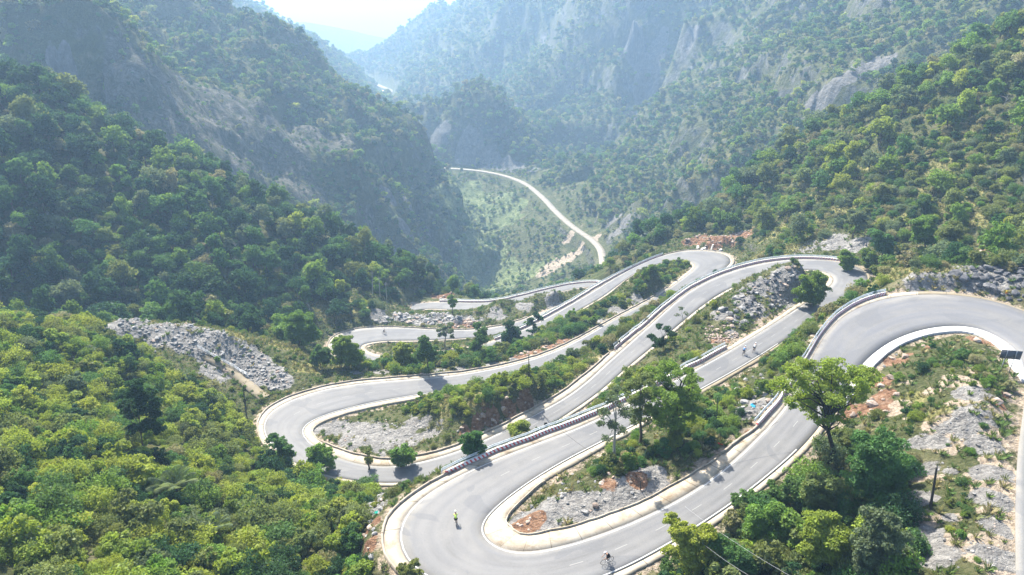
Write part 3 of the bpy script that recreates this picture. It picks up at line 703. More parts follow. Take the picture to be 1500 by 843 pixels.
def leaves(cs, rs, n, size, seed, flat=.0, shell=(.42, 1.22)):
    """leaf-sized quads spread over clumps; cs Nx3 centres, rs radii"""
    g_ = np.random.default_rng(seed); cs = np.asarray(cs, float); rs = np.asarray(rs, float)
    w = rs ** 2; k = g_.choice(len(cs), n, p=w / w.sum())
    d = g_.normal(size=(n, 3)); d /= np.linalg.norm(d, axis=1)[:, None]
    d[:, 2] = np.where(d[:, 2] < -.35, -d[:, 2] * .6, d[:, 2])
    rad_ = rs[k] * (shell[0] + (shell[1] - shell[0]) * g_.random(n) ** .6)
    p = cs[k] + d * rad_[:, None] * np.array([1, 1, .82])
    nrm = d * .6 + g_.normal(size=(n, 3)) * .8 + np.array([0, 0, .35]); nrm /= np.linalg.norm(nrm, axis=1)[:, None]
    a = np.cross(nrm, g_.normal(size=(n, 3))); a /= np.linalg.norm(a, axis=1)[:, None]; b_ = np.cross(nrm, a)
    s_ = (size * (.6 + .8 * g_.random(n)))[:, None]
    P_ = np.stack([p - a * s_, p - b_ * s_ * .55 + nrm * s_ * .12, p + a * s_, p + b_ * s_ * .55 + nrm * s_ * .12], 1).reshape(-1, 3)
    lf = np.repeat(g_.random(n) * .6 + .4 * np.repeat(g_.random(len(cs)), 1)[k], 4)
    return P_, np.arange(4 * n).reshape(-1, 4), lf
def leaf_mesh(name, cs, rs, n, size, seed, m, **kw):
    P_, F_, lf = leaves(cs, rs, n, size, seed, **kw)
    me = mesh_np(name, P_, F_, m); fattr(me, 'leaf', lf); return me
def blobs(seed, rx, rz, nb, zc):
    g_ = np.random.default_rng(seed); cs, rs = [], []
    for i in range(nb):
        th = i * 2.399 + g_.random() * .8; zz = (i + .5) / nb
        ph = math.acos(1 - 1.45 * zz)
        k = .42 + .52 * g_.random()
        cs.append((math.cos(th) * math.sin(ph) * rx * k, math.sin(th) * math.sin(ph) * rx * k, zc + math.cos(ph) * rz * (k + .12)))
        rs.append(rx * (.17 + .33 * g_.random() ** 1.5))
    cs.append((0, 0, zc)); rs.append(rx * .5); cs = np.array(cs) + np.array([.18 * rx, -.1 * rx, 0]) * (np.array(cs)[:, 2:3] - zc) / rz
    return np.array(cs), np.array(rs)
def tube(P_, rad_, sides=6):
    P_ = np.asarray(P_, float); n_ = len(P_); V, F_ = [], []
    tg = np.gradient(P_, axis=0)
    for i in range(n_):
        t = Vector(tg[i]).normalized(); a = t.orthogonal().normalized(); b_ = t.cross(a)
        for s_ in range(sides):
            an = 2 * math.pi * s_ / sides
            V.append(tuple(Vector(P_[i]) + (a * math.cos(an) + b_ * math.sin(an)) * rad_[i]))
    for i in range(n_ - 1):
        for s_ in range(sides):
            a = i * sides + s_; b_ = i * sides + (s_ + 1) % sides
            F_.append((a, b_, b_ + sides, a + sides))
    return V, F_
def join(parts):
    V, F_ = [], []
    for v, f in parts:
        o = len(V); V += list(map(tuple, v)); F_ += [tuple(i + o for i in x) for x in f]
    return V, F_
def limb_mesh(name, base, tips, r0, m, seed=0, fork=.35, sides=6, wig=.12):
    g_ = np.random.default_rng(seed); base = np.array(base, float); tips = np.array(tips, float)
    H_ = tips[:, 2].max() - base[2]; cxy = tips.mean(0); parts = []
    fk = base * (1 - fork) + cxy * fork; fk[2] = base[2] + H_ * fork
    top = base * .25 + cxy * .75; top[2] = base[2] + H_ * .8
    tr = [base - np.array([0, 0, r0 * 2]), base + (fk - base) * .5 + g_.normal(size=3) * wig * H_ * .15, fk, (fk + top) / 2 + g_.normal(size=3) * wig * H_ * .2, top]
    parts.append(tube(tr, [r0 * 1.35, r0, r0 * .8, r0 * .5, r0 * .15], sides))
    for t in tips:
        k = g_.random() * .7; st = fk * (1 - k) + top * k if t[2] > fk[2] + .2 * H_ else fk
        mid_ = (st + t) / 2 + g_.normal(size=3) * wig * H_ * .35; mid_[2] += .04 * H_
        parts.append(tube([st, (st + mid_) / 2, mid_, t], [r0 * .5, r0 * .4, r0 * .28, r0 * .08], 5))
    V, F_ = join(parts); return mesh_np(name, V, F_, m)

# prototypes -------------------------------------------------------
def proto_tree(seed, n, leaf, rx=3.0, rz=2.9, hgt=6.6, nb=13):
    cs, rs = blobs(seed, rx, rz, nb, hgt - rz)
    cs[:, :2] *= np.array([1, .9]); P_, F_, lf = leaves(cs, rs, n, leaf, seed)
    return P_, F_, lf, cs
SHAPES = [proto_tree(21, 1600, .30, nb=17), proto_tree(22, 1500, .30, 2.7, 3.3, 7.4, 15), proto_tree(23, 1400, .30, 3.5, 2.2, 6.0, 16), proto_tree(24, 1500, .28, 2.5, 2.6, 6.2, 9), proto_tree(25, 1400, .32, 3.1, 3.0, 7.2, 20)]
FSHAPES = [proto_tree(31, 260, .62), proto_tree(32, 260, .62, 2.7, 3.3, 7.2, 11), proto_tree(33, 240, .66, 3.5, 2.3, 5.8, 10)]
SSHAPES = [proto_tree(41, 2300, .095, 1.0, .95, 1.55, 15), proto_tree(42, 2600, .075, 1.15, .75, 1.3, 22), proto_tree(43, 1700, .12, .85, 1.2, 2.0, 10), proto_tree(44, 2600, .065, 1.0, .85, 1.5, 26)]
def bare_shape(seed, h_=6.0, sp=2.2):
    g_ = np.random.default_rng(seed); tips = [(g_.normal() * sp * .5, g_.normal() * sp * .5, h_ * (.55 + .45 * g_.random())) for _ in range(14)]
    me = limb_mesh('bare_tree', (0, 0, 0), tips, .13, M_pbark, seed, .3, 4)
    # twigs
    return me
def me_from(sh, nm, mt):
    me = mesh_np(nm, sh[0], sh[1], mt); fattr(me, 'leaf', sh[2]); return me
CROWN = {}; 
for k in PAL:
    CROWN[k] = [me_from(s_, 'crown', LM[k]) for s_ in SHAPES]
TRUNKS = [limb_mesh('trunk', (0, 0, 0), s_[3][s_[3][:, 2] > 2.2][:6], .17, M_bark, i) for i, s_ in enumerate(SHAPES)]
FCROWN = {k: [me_from(s_, 'far_crown', LM[k]) for s_ in FSHAPES] for k in PAL}
SCROWN = {k: [me_from(s_, 'shrub', LM[k]) for s_ in SSHAPES] for k in PAL}
PK = list(PAL)
def proto_coll(name, meshes):
    c = bpy.data.collections.new(name)
    for i, me_ in enumerate(meshes):
        o = bpy.data.objects.new('%s_%03d' % (name, i), me_); c.objects.link(o)
    return c
BARE = [bare_shape(i) for i in (1, 2, 3)]
C_mid = proto_coll('tree_kinds', [m_ for k in PK for m_ in CROWN[k]] + BARE)          # index = pal*5+shape
C_far = proto_coll('far_tree_kinds', [m_ for k in PK for m_ in FCROWN[k]])            # pal*3+shape
C_shr = proto_coll('shrub_kinds', [m_ for k in PK for m_ in SCROWN[k]])               # pal*4+shape
def scatter(name, P_, rz, sc, idx, coll, **k):
    if len(P_) == 0: return
    me = bpy.data.meshes.new(name); me.vertices.add(len(P_)); me.vertices.foreach_set('co', np.asarray(P_, np.float32).ravel())
    a = me.attributes.new('idx', 'INT', 'POINT'); a.data.foreach_set('value', np.asarray(idx, np.int32))
    sc = np.asarray(sc, np.float32); sc = np.repeat(sc[:, None], 3, 1) if sc.ndim == 1 else sc
    a = me.attributes.new('sca', 'FLOAT_VECTOR', 'POINT'); a.data.foreach_set('vector', sc.ravel())
    ro = np.zeros((len(P_), 3), np.float32)
    rz = np.asarray(rz, np.float32)
    if rz.ndim == 1: ro[:, 2] = rz; ro[:, :2] = np.random.default_rng(len(P_)).normal(size=(len(P_), 2)) * .14
    else: ro = rz
    a = me.attributes.new('rot', 'FLOAT_VECTOR', 'POINT'); a.data.foreach_set('vector', ro.ravel())
    o = obj(name, me, **k)
    ng = bpy.data.node_groups.new(name, 'GeometryNodeTree')
    ng.interface.new_socket('Geometry', in_out='INPUT', socket_type='NodeSocketGeometry')
    ng.interface.new_socket('Geometry', in_out='OUTPUT', socket_type='NodeSocketGeometry')
    N = ng.nodes; L = ng.links
    gi = N.new('NodeGroupInput'); go = N.new('NodeGroupOutput'); ip = N.new('GeometryNodeInstanceOnPoints'); ci = N.new('GeometryNodeCollectionInfo')
    ci.inputs['Collection'].default_value = coll; ci.inputs['Separate Children'].default_value = True; ci.inputs['Reset Children'].default_value = True
    def na(nm, ty):
        x = N.new('GeometryNodeInputNamedAttribute'); x.data_type = ty; x.inputs['Name'].default_value = nm; return x.outputs['Attribute']
    L.new(gi.outputs[0], ip.inputs['Points']); L.new(ci.outputs[0], ip.inputs['Instance']); ip.inputs['Pick Instance'].default_value = True
    L.new(na('idx', 'INT'), ip.inputs['Instance Index']); L.new(na('rot', 'FLOAT_VECTOR'), ip.inputs['Rotation']); L.new(na('sca', 'FLOAT_VECTOR'), ip.inputs['Scale'])
    L.new(ip.outputs[0], go.inputs[0])
    md = o.modifiers.new('scatter', 'NODES'); md.node_group = ng
    return o

# ------------------------------------------------------------------ where things grow
def cand(x0, x1, y0, y1, s_, seed):
    g_ = np.random.default_rng(seed)
    x, y = np.meshgrid(np.arange(x0, x1, s_), np.arange(y0, y1, s_)); x = x.ravel(); y = y.ravel()
    x = x + (g_.random(len(x)) - .5) * s_ * .95; y = y + (g_.random(len(y)) - .5) * s_ * .95
    a = np.arctan2(x, y); r = np.hypot(x, y)
    m = (np.abs(a) < R(46)) & (r > 32) & (r < 13000); return x[m], y[m]
def inpoly(u, v, poly):
    c = np.zeros(len(u), bool); n_ = len(poly)
    for i in range(n_):
        x1, y1 = poly[i]; x2, y2 = poly[(i + 1) % n_]
        if y1 == y2: continue
        m = ((y1 > v) != (y2 > v)) & (u < (x2 - x1) * (v - y1) / (y2 - y1) + x1); c ^= m
    return c
def info(x, y):
    z = height(x, y); u, v, d = project(np.stack([x, y, z], 1))
    return z, u, v, d, gridval(REG, x, y), gridval(dist_road, x, y)
def at_(A_, x, y): return gridval(A_, x, y)

SPUR = [(-400,430),(60,450),(150,478),(190,512),(230,535),(290,565),(335,592),(362,628),(400,665),(455,698),(520,716),(556,720),(535,745),(543,800),(556,900),(-500,1000)]
BRB = [(950,900),(985,790),(1050,778),(1110,740),(1150,715),(1195,700),(1225,640),(1300,650),(1340,700),(1345,900)]
ISLB = [(850,695),(880,655),(1000,590),(1090,560),(1130,570),(1070,640),(1030,665),(980,690),(920,705)]
BRUSH = [(470,500),(500,495),(560,535),(640,520),(760,495),(850,465),(930,425),(960,400),(980,400),(930,440),(860,490),(840,510),(770,525),(640,552),(540,545),(470,530)]
DBANK = [(585,606),(640,575),(700,565),(860,530),(890,545),(790,598),(720,612),(640,618)]
BBANK = [(820,605),(880,560),(960,535),(1010,520),(1040,525),(960,580),(870,605)]
ABANK = [(1110,520),(1160,462),(1240,425),(1300,395),(1300,420),(1200,480),(1170,535),(1130,560)]
CBANK = [(880,540),(960,470),(1000,420),(1060,385),(1040,400),(960,440),(900,500),(850,540)]
UPR = [(1050,360),(1100,350),(1240,350),(1300,400),(1520,400),(1520,330),(1050,330)]
LGRASS = [(340,480),(480,480),(520,540),(440,545),(400,530)]
STRIP = [(1385,640),(1425,645),(1432,760),(1442,860),(1400,860),(1385,740)]
ISLA = [(1300,560),(1340,530),(1400,505),(1450,525),(1440,570),(1380,590),(1330,640),(1260,650)]
ZONES = [([(935,378),(975,370),(1012,370),(1026,392),(985,412),(930,430)], 1.0, .9, 1.9, (.12, .25, .2, .1, .2, .05, .08)), (STRIP, .8, .35, .85, (.1, .35, .35, .1, .1, .0, .0)), (ISLA, .6, .4, 1.2, (.1, .2, .25, .1, .2, .1, .05)), (SPUR, 1.0, .8, 2.8, (.50, .20, .09, .04, .13, .02, .04)), (BRB, .95, .9, 2.6, (.10, .25, .30, .20, .06, .01, .08)),
         (ISLB, .75, .7, 1.7, (.15, .25, .25, .15, .15, .03, .02)), (BRUSH, .85, .9, 2.3, (.12, .22, .30, .16, .12, .02, .06)),
         (DBANK, 1.0, .8, 1.8, (.45, .25, .1, .0, .15, .05, .0)), (BBANK, .85, .6, 1.4, (.40, .3, .1, .03, .12, .03, .02)),
         (ABANK, .8, .7, 1.9, (.10, .18, .22, .12, .26, .08, .04)), (CBANK, .9, 1.0, 2.1, (.15, .12, .15, .06, .35, .15, .02)),
         (UPR, .6, .7, 1.8, (.08, .12, .2, .15, .25, .15, .05)), (LGRASS, .35, .5, 1.2, (.2, .15, .1, .0, .35, .2, 0))]
grr = np.random.default_rng(99)
def pick(probs, n_): 
    p = np.array(probs, float); return grr.choice(len(p), n_, p=p / p.sum())

# shrubs on the near hillside
x, y = cand(-220, 260, 28, 330, 1.9, 1)
z, u, v, d, rg, dr = info(x, y)
m0 = (rg == NEAR) & (dr > .9) & visible(x, y, z, 4)
prob = np.full(len(x), .13); rmin = np.full(len(x), .45); rmax = np.full(len(x), 1.15); pal = pick((.12, .15, .2, .08, .28, .12, .05), len(x))
for poly, pr, a_, b_, pp in ZONES:
    m = inpoly(u, v, poly); prob[m] = pr; rmin[m] = a_; rmax[m] = b_
    if m.any(): pal[m] = pick(pp, m.sum())
cl = fbm(x / 7, y / 7, 2)
prob = np.where(prob < 1, prob * (1 + 1.2 * cl), prob)
bare = np.maximum(at_(rubble, x, y), at_(red, x, y))
spur_m = inpoly(u, v, SPUR)
prob = prob * (1 - .93 * np.clip(bare * 1.3, 0, 1)) * np.where(spur_m, 1, 1 - .6 * at_(drygrass, x, y))
spur0 = spur_m | inpoly(u, v, BRB)
rad_s = rmin + (rmax - rmin) * np.clip(grr.random(len(x)) ** 2.4 * .9 + .35 * cl, 0, 1.1)
cz2 = fbm(x / 13 + 9, y / 13, 2); pal = np.where(spur0 & (cz2 > .22), np.where(grr.random(len(x)) < .6, 4, pal), pal); pal = np.where(spur0 & (cz2 < -.25), np.where(grr.random(len(x)) < .5, 3, pal), pal)
rad_s = np.minimum(rad_s, .45 + dr * .8)
spur_far = spur_m & (y > 70)
m = m0 & (grr.random(len(x)) < prob) & ~((rad_s < 1.0) & (grr.random(len(x)) < .0))
SH = dict(x=x[m], y=y[m], z=z[m], r=rad_s[m], pal=pal[m], u=u[m], v=v[m], d=d[m])
# brush row that screens the lane climbing behind the middle guardrail
ax_, ay_, ar_ = [], [], []
for k_ in range(station(73.6), station(80.3)):
    for o_ in (1.2, 2.7, 4.3):
        q_ = VRo[k_] - ACR[k_] * (o_ + grr.random() * .8); ax_.append(q_[0] + grr.normal() * .3); ay_.append(q_[1] + grr.normal() * .3); ar_.append((.9 if o_ < 2 else 1.3) + .9 * grr.random())
for k_ in range(station(36.3), station(38.6)):
    for o_ in (1.2, 2.6): q_ = VLo[k_] + ACR[k_] * (o_ + grr.random()) if False else VRo[k_] - ACR[k_] * (o_ + grr.random()); ax_.append(q_[0]); ay_.append(q_[1]); ar_.append(1.0 + 1.1 * grr.random())
ax_, ay_, ar_ = map(np.array, (ax_, ay_, ar_)); kk_ = grr.random(len(ax_)) < .75; ax_, ay_, ar_ = ax_[kk_], ay_[kk_], ar_[kk_]
az_, au_, av_, ad_, _, _ = info(ax_, ay_)
for key, val in (('x', ax_), ('y', ay_), ('z', az_), ('r', ar_), ('pal', pick((.15, .25, .25, .1, .17, .03, .05), len(ax_))), ('u', au_), ('v', av_), ('d', ad_)): SH[key] = np.concatenate([SH[key], val])
print('shrubs', m.sum())

# trees on the two wooded hills
x, y = cand(-330, 330, 90, 460, 4.7, 2)
z, u, v, d, rg, dr = info(x, y)
behind_spur = (rg == NEAR) & inpoly(u, v, [(-400, 440), (0, 455), (160, 470), (200, 455), (480, 440), (500, 470), (470, 500), (430, 495), (340, 478), (190, 462), (160, 478), (60, 452), (-400, 452)])
m0 = ((rg == LHILL) | (rg == RHILL) | behind_spur) & (dr > 4) & visible(x, y, z, 9)
dens = np.where(rg == RHILL, .62, .92)
up = inpoly(u, v, [(1040, 372), (1100, 300), (1250, 300), (1300, 330), (1520, 330), (1520, 440), (1040, 440)])
dens = np.where(up, .16, dens)
clear_ = (rg == RHILL) & (fbm(x / 30 + 5, y / 30, 2) > .28); dens = np.where(clear_, .3, dens)
m = m0 & (grr.random(len(x)) < dens) & (at_(red, x, y) < .3) & (at_(rubble, x, y) < .3) & (at_(drygrass, x, y) < .4)
x, y, z, u, v, d, rg = (q_[m] for q_ in (x, y, z, u, v, d, rg))
palL = pick((.025, .09, .30, .42, .07, .02, .075), len(x)); palR = pick((.12, .17, .20, .14, .17, .05, .15), len(x))
cz = fbm(x / 25, y / 25, 2)
pal = np.where(rg == RHILL, palR, palL)
TRS = dict(x=x, y=y, z=z, s=np.clip(.55 + 1.05 * grr.random(len(x)) ** 1.8 + .35 * cz, .45, 1.7), pal=pal, u=u, v=v, d=d, reg=rg)
print('trees', len(x))

# individuals ------------------------------------------------------
PALW = {'bright': 'yellow green', 'fresh': 'bright green', 'mid': 'mid green', 'dark': 'dark green', 'olive': 'olive brown', 'dry': 'straw coloured', 'grey': 'grey green'}
SHW = ['round crowned', 'tall domed', 'broad', 'narrow lobed', 'full crowned']
pxs = TRS['s'] / TRS['d'] * ((TRS['u'] > -10) & (TRS['u'] < 1510) & (TRS['v'] > 5))
order = np.argsort(-pxs); N_IND = 270
ind = order[:N_IND]; rest = order[N_IND:]
for k in ind:
    pk = PK[TRS['pal'][k]]; sh = int(grr.integers(5)); s_ = float(TRS['s'][k])
    o = bpy.data.objects.new('broadleaf_tree', None); o.empty_display_size = 1
    o.location = (TRS['x'][k], TRS['y'][k], TRS['z'][k] - .2); o.rotation_euler = (grr.normal() * .12, grr.normal() * .12, grr.random() * 6.28); o.scale = (s_ * (.75 + .5 * grr.random()), s_ * (.75 + .5 * grr.random()), s_ * (.8 + .5 * grr.random()))
    link(o); NAMED.append((o, '%s %s' % (SHW[sh], PALW[pk]), 'tree', TRS['u'][k], TRS['v'][k], 'tree'))
    link(bpy.data.objects.new('trunk', TRUNKS[sh]), o); link(bpy.data.objects.new('crown', CROWN[pk][sh]), o)
for reg, nm, lab in ((LHILL, 'forest', 'dense dark woodland covering the left hill'), (RHILL, 'forest', 'mixed green woodland covering the right hillside')):
    k = rest[(TRS['reg'][rest] == reg) | ((reg == LHILL) & (TRS['reg'][rest] == NEAR))]
    isb = grr.random(len(k)) < (.05 if reg == LHILL else .08)
    idx = TRS['pal'][k] * 5 + grr.integers(0, 5, len(k)); idx = np.where(isb, len(PK) * 5 + grr.integers(0, 3, len(k)), idx)
    s3 = TRS['s'][k][:, None] * np.stack([.72 + .55 * grr.random(len(k)), .72 + .55 * grr.random(len(k)), .75 + .6 * grr.random(len(k))], 1)
    scatter(nm, np.stack([TRS['x'][k], TRS['y'][k], TRS['z'][k] - .2], 1), grr.random(len(k)) * 6.28, s3, idx, C_mid, kind='stuff', label=lab)
# understorey that closes the gaps between the trees
x, y = cand(-330, 330, 90, 460, 3.3, 3); z, u, v, d, rg, dr = info(x, y)
m = ((rg == LHILL) | (rg == RHILL)) & (dr > 2.5) & visible(x, y, z, 4) & (grr.random(len(x)) < .8) & (at_(red, x, y) < .3) & (at_(rubble, x, y) < .3)
x, y, z, rg = x[m], y[m], z[m], rg[m]
pl = np.where(rg == RHILL, pick((.08, .10, .16, .06, .28, .14, .18), len(x)), pick((.04, .1, .3, .3, .16, .03, .07), len(x)))
scatter('undergrowth', np.stack([x, y, z - .3], 1), grr.random(len(x)) * 6.28, 1.2 + 1.2 * grr.random(len(x)), pl * 4 + grr.integers(0, 4, len(x)), C_shr, kind='stuff', label='low undergrowth between the trees of both hills')

# far forest -------------------------------------------------------
def farforest(regs, x0, x1, y0, y1, s_, sc, seed, label, probs, nm='far_forest'):
    x, y = cand(x0, x1, y0, y1, s_, seed); z, u, v, d, rg, dr = info(x, y)
    st = at_(SLOPE, x, y)
    p = np.full(len(x), .95); nn = fbm(x / 60, y / 60, 3)
    p *= 1 - .88 * sstep(np.where(rg == LMT, 1.8, 1.35), np.where(rg == LMT, 3.2, 2.3), st + nn)
    p *= 1 - .93 * at_(pale, x, y); p *= 1 - .42 * at_(slide, x, y); 
    p = np.where(rg == VAL, .75 * sstep(-.15, .15, nn + .8 * fbm(x / 16, y / 16, 2)) + .18, p)
    p *= 1 - .35 * at_(gy, x, y)
    m = np.isin(rg, regs) & (dr > np.where(y > 1200, 22, 4)) & visible(x, y, z, 9) & (grr.random(len(x)) < p)
    m &= ~((np.hypot(x, y) < 330) & np.isin(rg, (LHILL, RHILL)))
    x, y, z, st, rg = x[m], y[m], z[m], st[m], rg[m]
    s2 = sc * (.45 + 1.15 * grr.random(len(x)) ** 2 + .35 * fbm(x / 40, y / 40, 2))
    s2 *= np.where(at_(slide, x, y) > .4, .45, 1) * np.where(rg == VAL, .5, 1)
    pl = pick(probs, len(x)); pl = np.where(rg == VAL, pick((.1, .15, .25, .1, .25, .05, .1), len(x)), pl)
    print(nm, len(x))
    scatter(nm, np.stack([x, y, z - .4 * s2], 1), grr.random(len(x)) * 6.28, s2[:, None] * np.stack([.7 + .6 * grr.random(len(x)), .7 + .6 * grr.random(len(x)), .7 + .6 * grr.random(len(x))], 1), pl * 3 + grr.integers(0, 3, len(x)), C_far, kind='stuff', label=label)
farforest((LMT,), -700, 100, 330, 1000, 4.8, .88, 11, 'forest on the landslide mountain', (.05, .12, .32, .24, .14, .06, .20))
farforest((LMT,), -1000, 100, 1000, 2000, 7.5, 1.3, 12, 'hazy forest on the back ridge at the left', (.05, .12, .32, .24, .14, .06, .20))
farforest((RMT,), 0, 900, 400, 800, 4.7, .86, 13, 'forest on the spur and cliffs right of the gorge', (.06, .14, .26, .18, .18, .05, .13))
farforest((RMT, KNOB), -250, 1200, 800, 1700, 6.2, 1.05, 14, 'hazy forest on the knob and the great right mountain', (.05, .13, .28, .22, .15, .05, .24))
farforest((FAR,), -600, 500, 1200, 2300, 8.5, 1.4, 15, 'pale blue forest on the farthest peak', (.05, .13, .28, .22, .15, .05, .24))
farforest((VAL,), -150, 250, 400, 1000, 3.8, 1.0, 16, 'bushes dotted over the gorge floor', (.05, .13, .28, .22, .15, .05, .24), 'valley_brush')

# special trees ----------------------------------------------------
def special_tree(name, base, clumps, pk, label, cat='tree', r0=.3, leaf=.17, dens=150, depth=2.0, seed=1, bark=None, fork=.35, sink=0.0, mass=1.15, low=0.0):
    b0 = hit(*base) if len(base) == 2 else np.array(base, float); g_ = np.random.default_rng(seed)
    cs, rs = [], []
    for i, (cu, cv, cr) in enumerate(clumps):
        yy = b0[1] + (g_.random() - .5) * 2 * depth; p = aty(cu, cv, yy); dd = project(p)[2][0]
        cs.append(p - b0); rs.append(cr / F * dd)
    cs = np.array(cs); rs = np.array(rs) * mass
    # companions in depth so the crown is as deep as it is wide
    ex = [c_ + np.array([g_.normal() * .3, (g_.random() - .5) * 1.8 * r_, g_.normal() * .2]) for c_, r_ in zip(cs, rs)]
    c2 = np.concatenate([cs, np.array(ex)]); r2 = np.concatenate([rs, rs * .8])
    if low:
        lo_ = cs * np.array([.9, .9, low]); lo_[:, 2] = np.maximum(lo_[:, 2], rs * .5); c2 = np.concatenate([c2, lo_]); r2 = np.concatenate([r2, rs * .95])
        if low < .55: l2 = cs * np.array([.85, .85, .75]); c2 = np.concatenate([c2, l2]); r2 = np.concatenate([r2, rs])
    o = empty(name, tuple(b0 - np.array([0, 0, .1 + sink])), label=label, cat=cat)
    base_r = r2.copy(); sc_, sr_ = [], []
    for c_, r_ in zip(c2, r2):
        sc_.append(c_); sr_.append(r_ * .55)
        for _ in range(6):
            d_ = g_.normal(size=3); d_ /= np.linalg.norm(d_); d_[2] = abs(d_[2]) * .9 - .15; sc_.append(c_ + d_ * r_ * (.55 + .4 * g_.random())); sr_.append(r_ * (.26 + .26 * g_.random()))
    c2, r2 = np.array(sc_), np.array(sr_)
    area = float((base_r ** 2).sum()); n_ = int(min(max(dens * area * 1.7, 400), 24000))
    obj('trunk', limb_mesh('trunk', (0, 0, 0), cs, r0, bark or M_bark, seed, fork), o)
    obj('crown' if cat == 'tree' else 'foliage', leaf_mesh('crown', c2, r2, n_, leaf, seed, LM[pk], shell=(.35, 1.1)), o)
    return o
special_tree('broadleaf_tree', (1210, 683), [(1165,553,17),(1148,572,13),(1188,543,17),(1218,540,17),(1248,553,16),(1271,560,12),(1203,566,13),(1240,574,11),(1213,603,10),(1222,616,8),(1197,647,5),(1178,568,10),(1160,540,9),(1275,547,9),(1232,556,12),(1205,552,10),(1262,575,8),(1190,588,11),(1230,596,10),(1206,618,8),(1155,588,9),(1175,595,8),(1250,585,9),(1175,560,12),(1215,565,12),(1190,612,8),(1232,615,8),(1188,592,14),(1225,590,15),(1208,574,14),(1170,582,12),(1255,575,13),(1145,560,8),(1265,545,8)],
   'bright', 'large open crowned tree with dark twisting limbs beside the patched lane', r0=.30, leaf=.16, dens=240, depth=3.4, seed=3, mass=1.3, bark=M_dbark, fork=.38)
special_tree('broadleaf_tree', (985, 646), [(962,555,16),(990,548,17),(1012,562,15),(975,582,17),(1002,585,16),(1016,600,10),(950,583,13),(985,610,14),(965,605,12),(1008,545,10),(975,538,10),(1020,577,9),(995,625,9)],
   'fresh', 'tall dense dark green tree in the scrub island of the bottom hairpin', low=.72, r0=.4, leaf=.16, dens=300, depth=2.2, seed=4, bark=M_dbark)
special_tree('broadleaf_tree', (901, 677), [(900,588,12),(887,606,10),(915,606,11),(898,625,10),(880,620,8),(912,632,7),(890,645,7),(905,572,8)],
   'grey', 'slender pale tree standing left of the dense dark tree', r0=.2, leaf=.14, dens=170, depth=1.2, seed=5, bark=M_pbark, fork=.5)
special_tree('broadleaf_tree', (938, 652), [(930,566,13),(945,556,12),(935,590,12),(920,545,9),(948,605,9),(928,610,8)],
   'olive', 'olive green tree between the slender and the dense tree', low=.75, r0=.22, leaf=.15, dens=200, depth=1.5, seed=6)
special_tree('broadleaf_tree', (1190, 450), [(1178,410,10),(1199,408,11),(1190,422,13),(1173,428,9),(1206,422,9),(1186,437,9),(1200,434,8)],
   'fresh', 'round bright green tree at the end of the rocky mound', low=.5, r0=.25, leaf=.2, dens=160, depth=1.5, seed=7)
special_tree('broadleaf_tree', (750, 510), [(746,476,8),(753,487,10),(741,493,10),(760,498,8),(748,502,8)], 'dark', 'dark cone shaped tree on the verge below the long straight lane', low=.4, r0=.25, leaf=.24, dens=120, depth=1.2, seed=8)
special_tree('broadleaf_tree', (779, 494), [(786,464,6),(778,473,7),(784,481,6),(791,468,5),(777,486,5)], 'dark', 'thin dark leaning tree right of the cone shaped one', r0=.18, leaf=.24, dens=120, depth=1.0, seed=9)
special_tree('shrub', (972, 512), [(965,479,6),(978,483,6),(955,495,7),(970,500,8),(985,491,6),(962,506,6)], 'dark', 'dark big leaved bush below the middle lane', 'shrub', .1, .22, 150, 1.0, 10, fork=.1)
special_tree('broadleaf_tree', (1001, 474), [(997,452,4),(1004,460,4),(993,462,3)], 'grey', 'pale wispy sapling beside the middle lane', r0=.08, leaf=.16, dens=60, depth=.6, seed=11, bark=M_pbark)
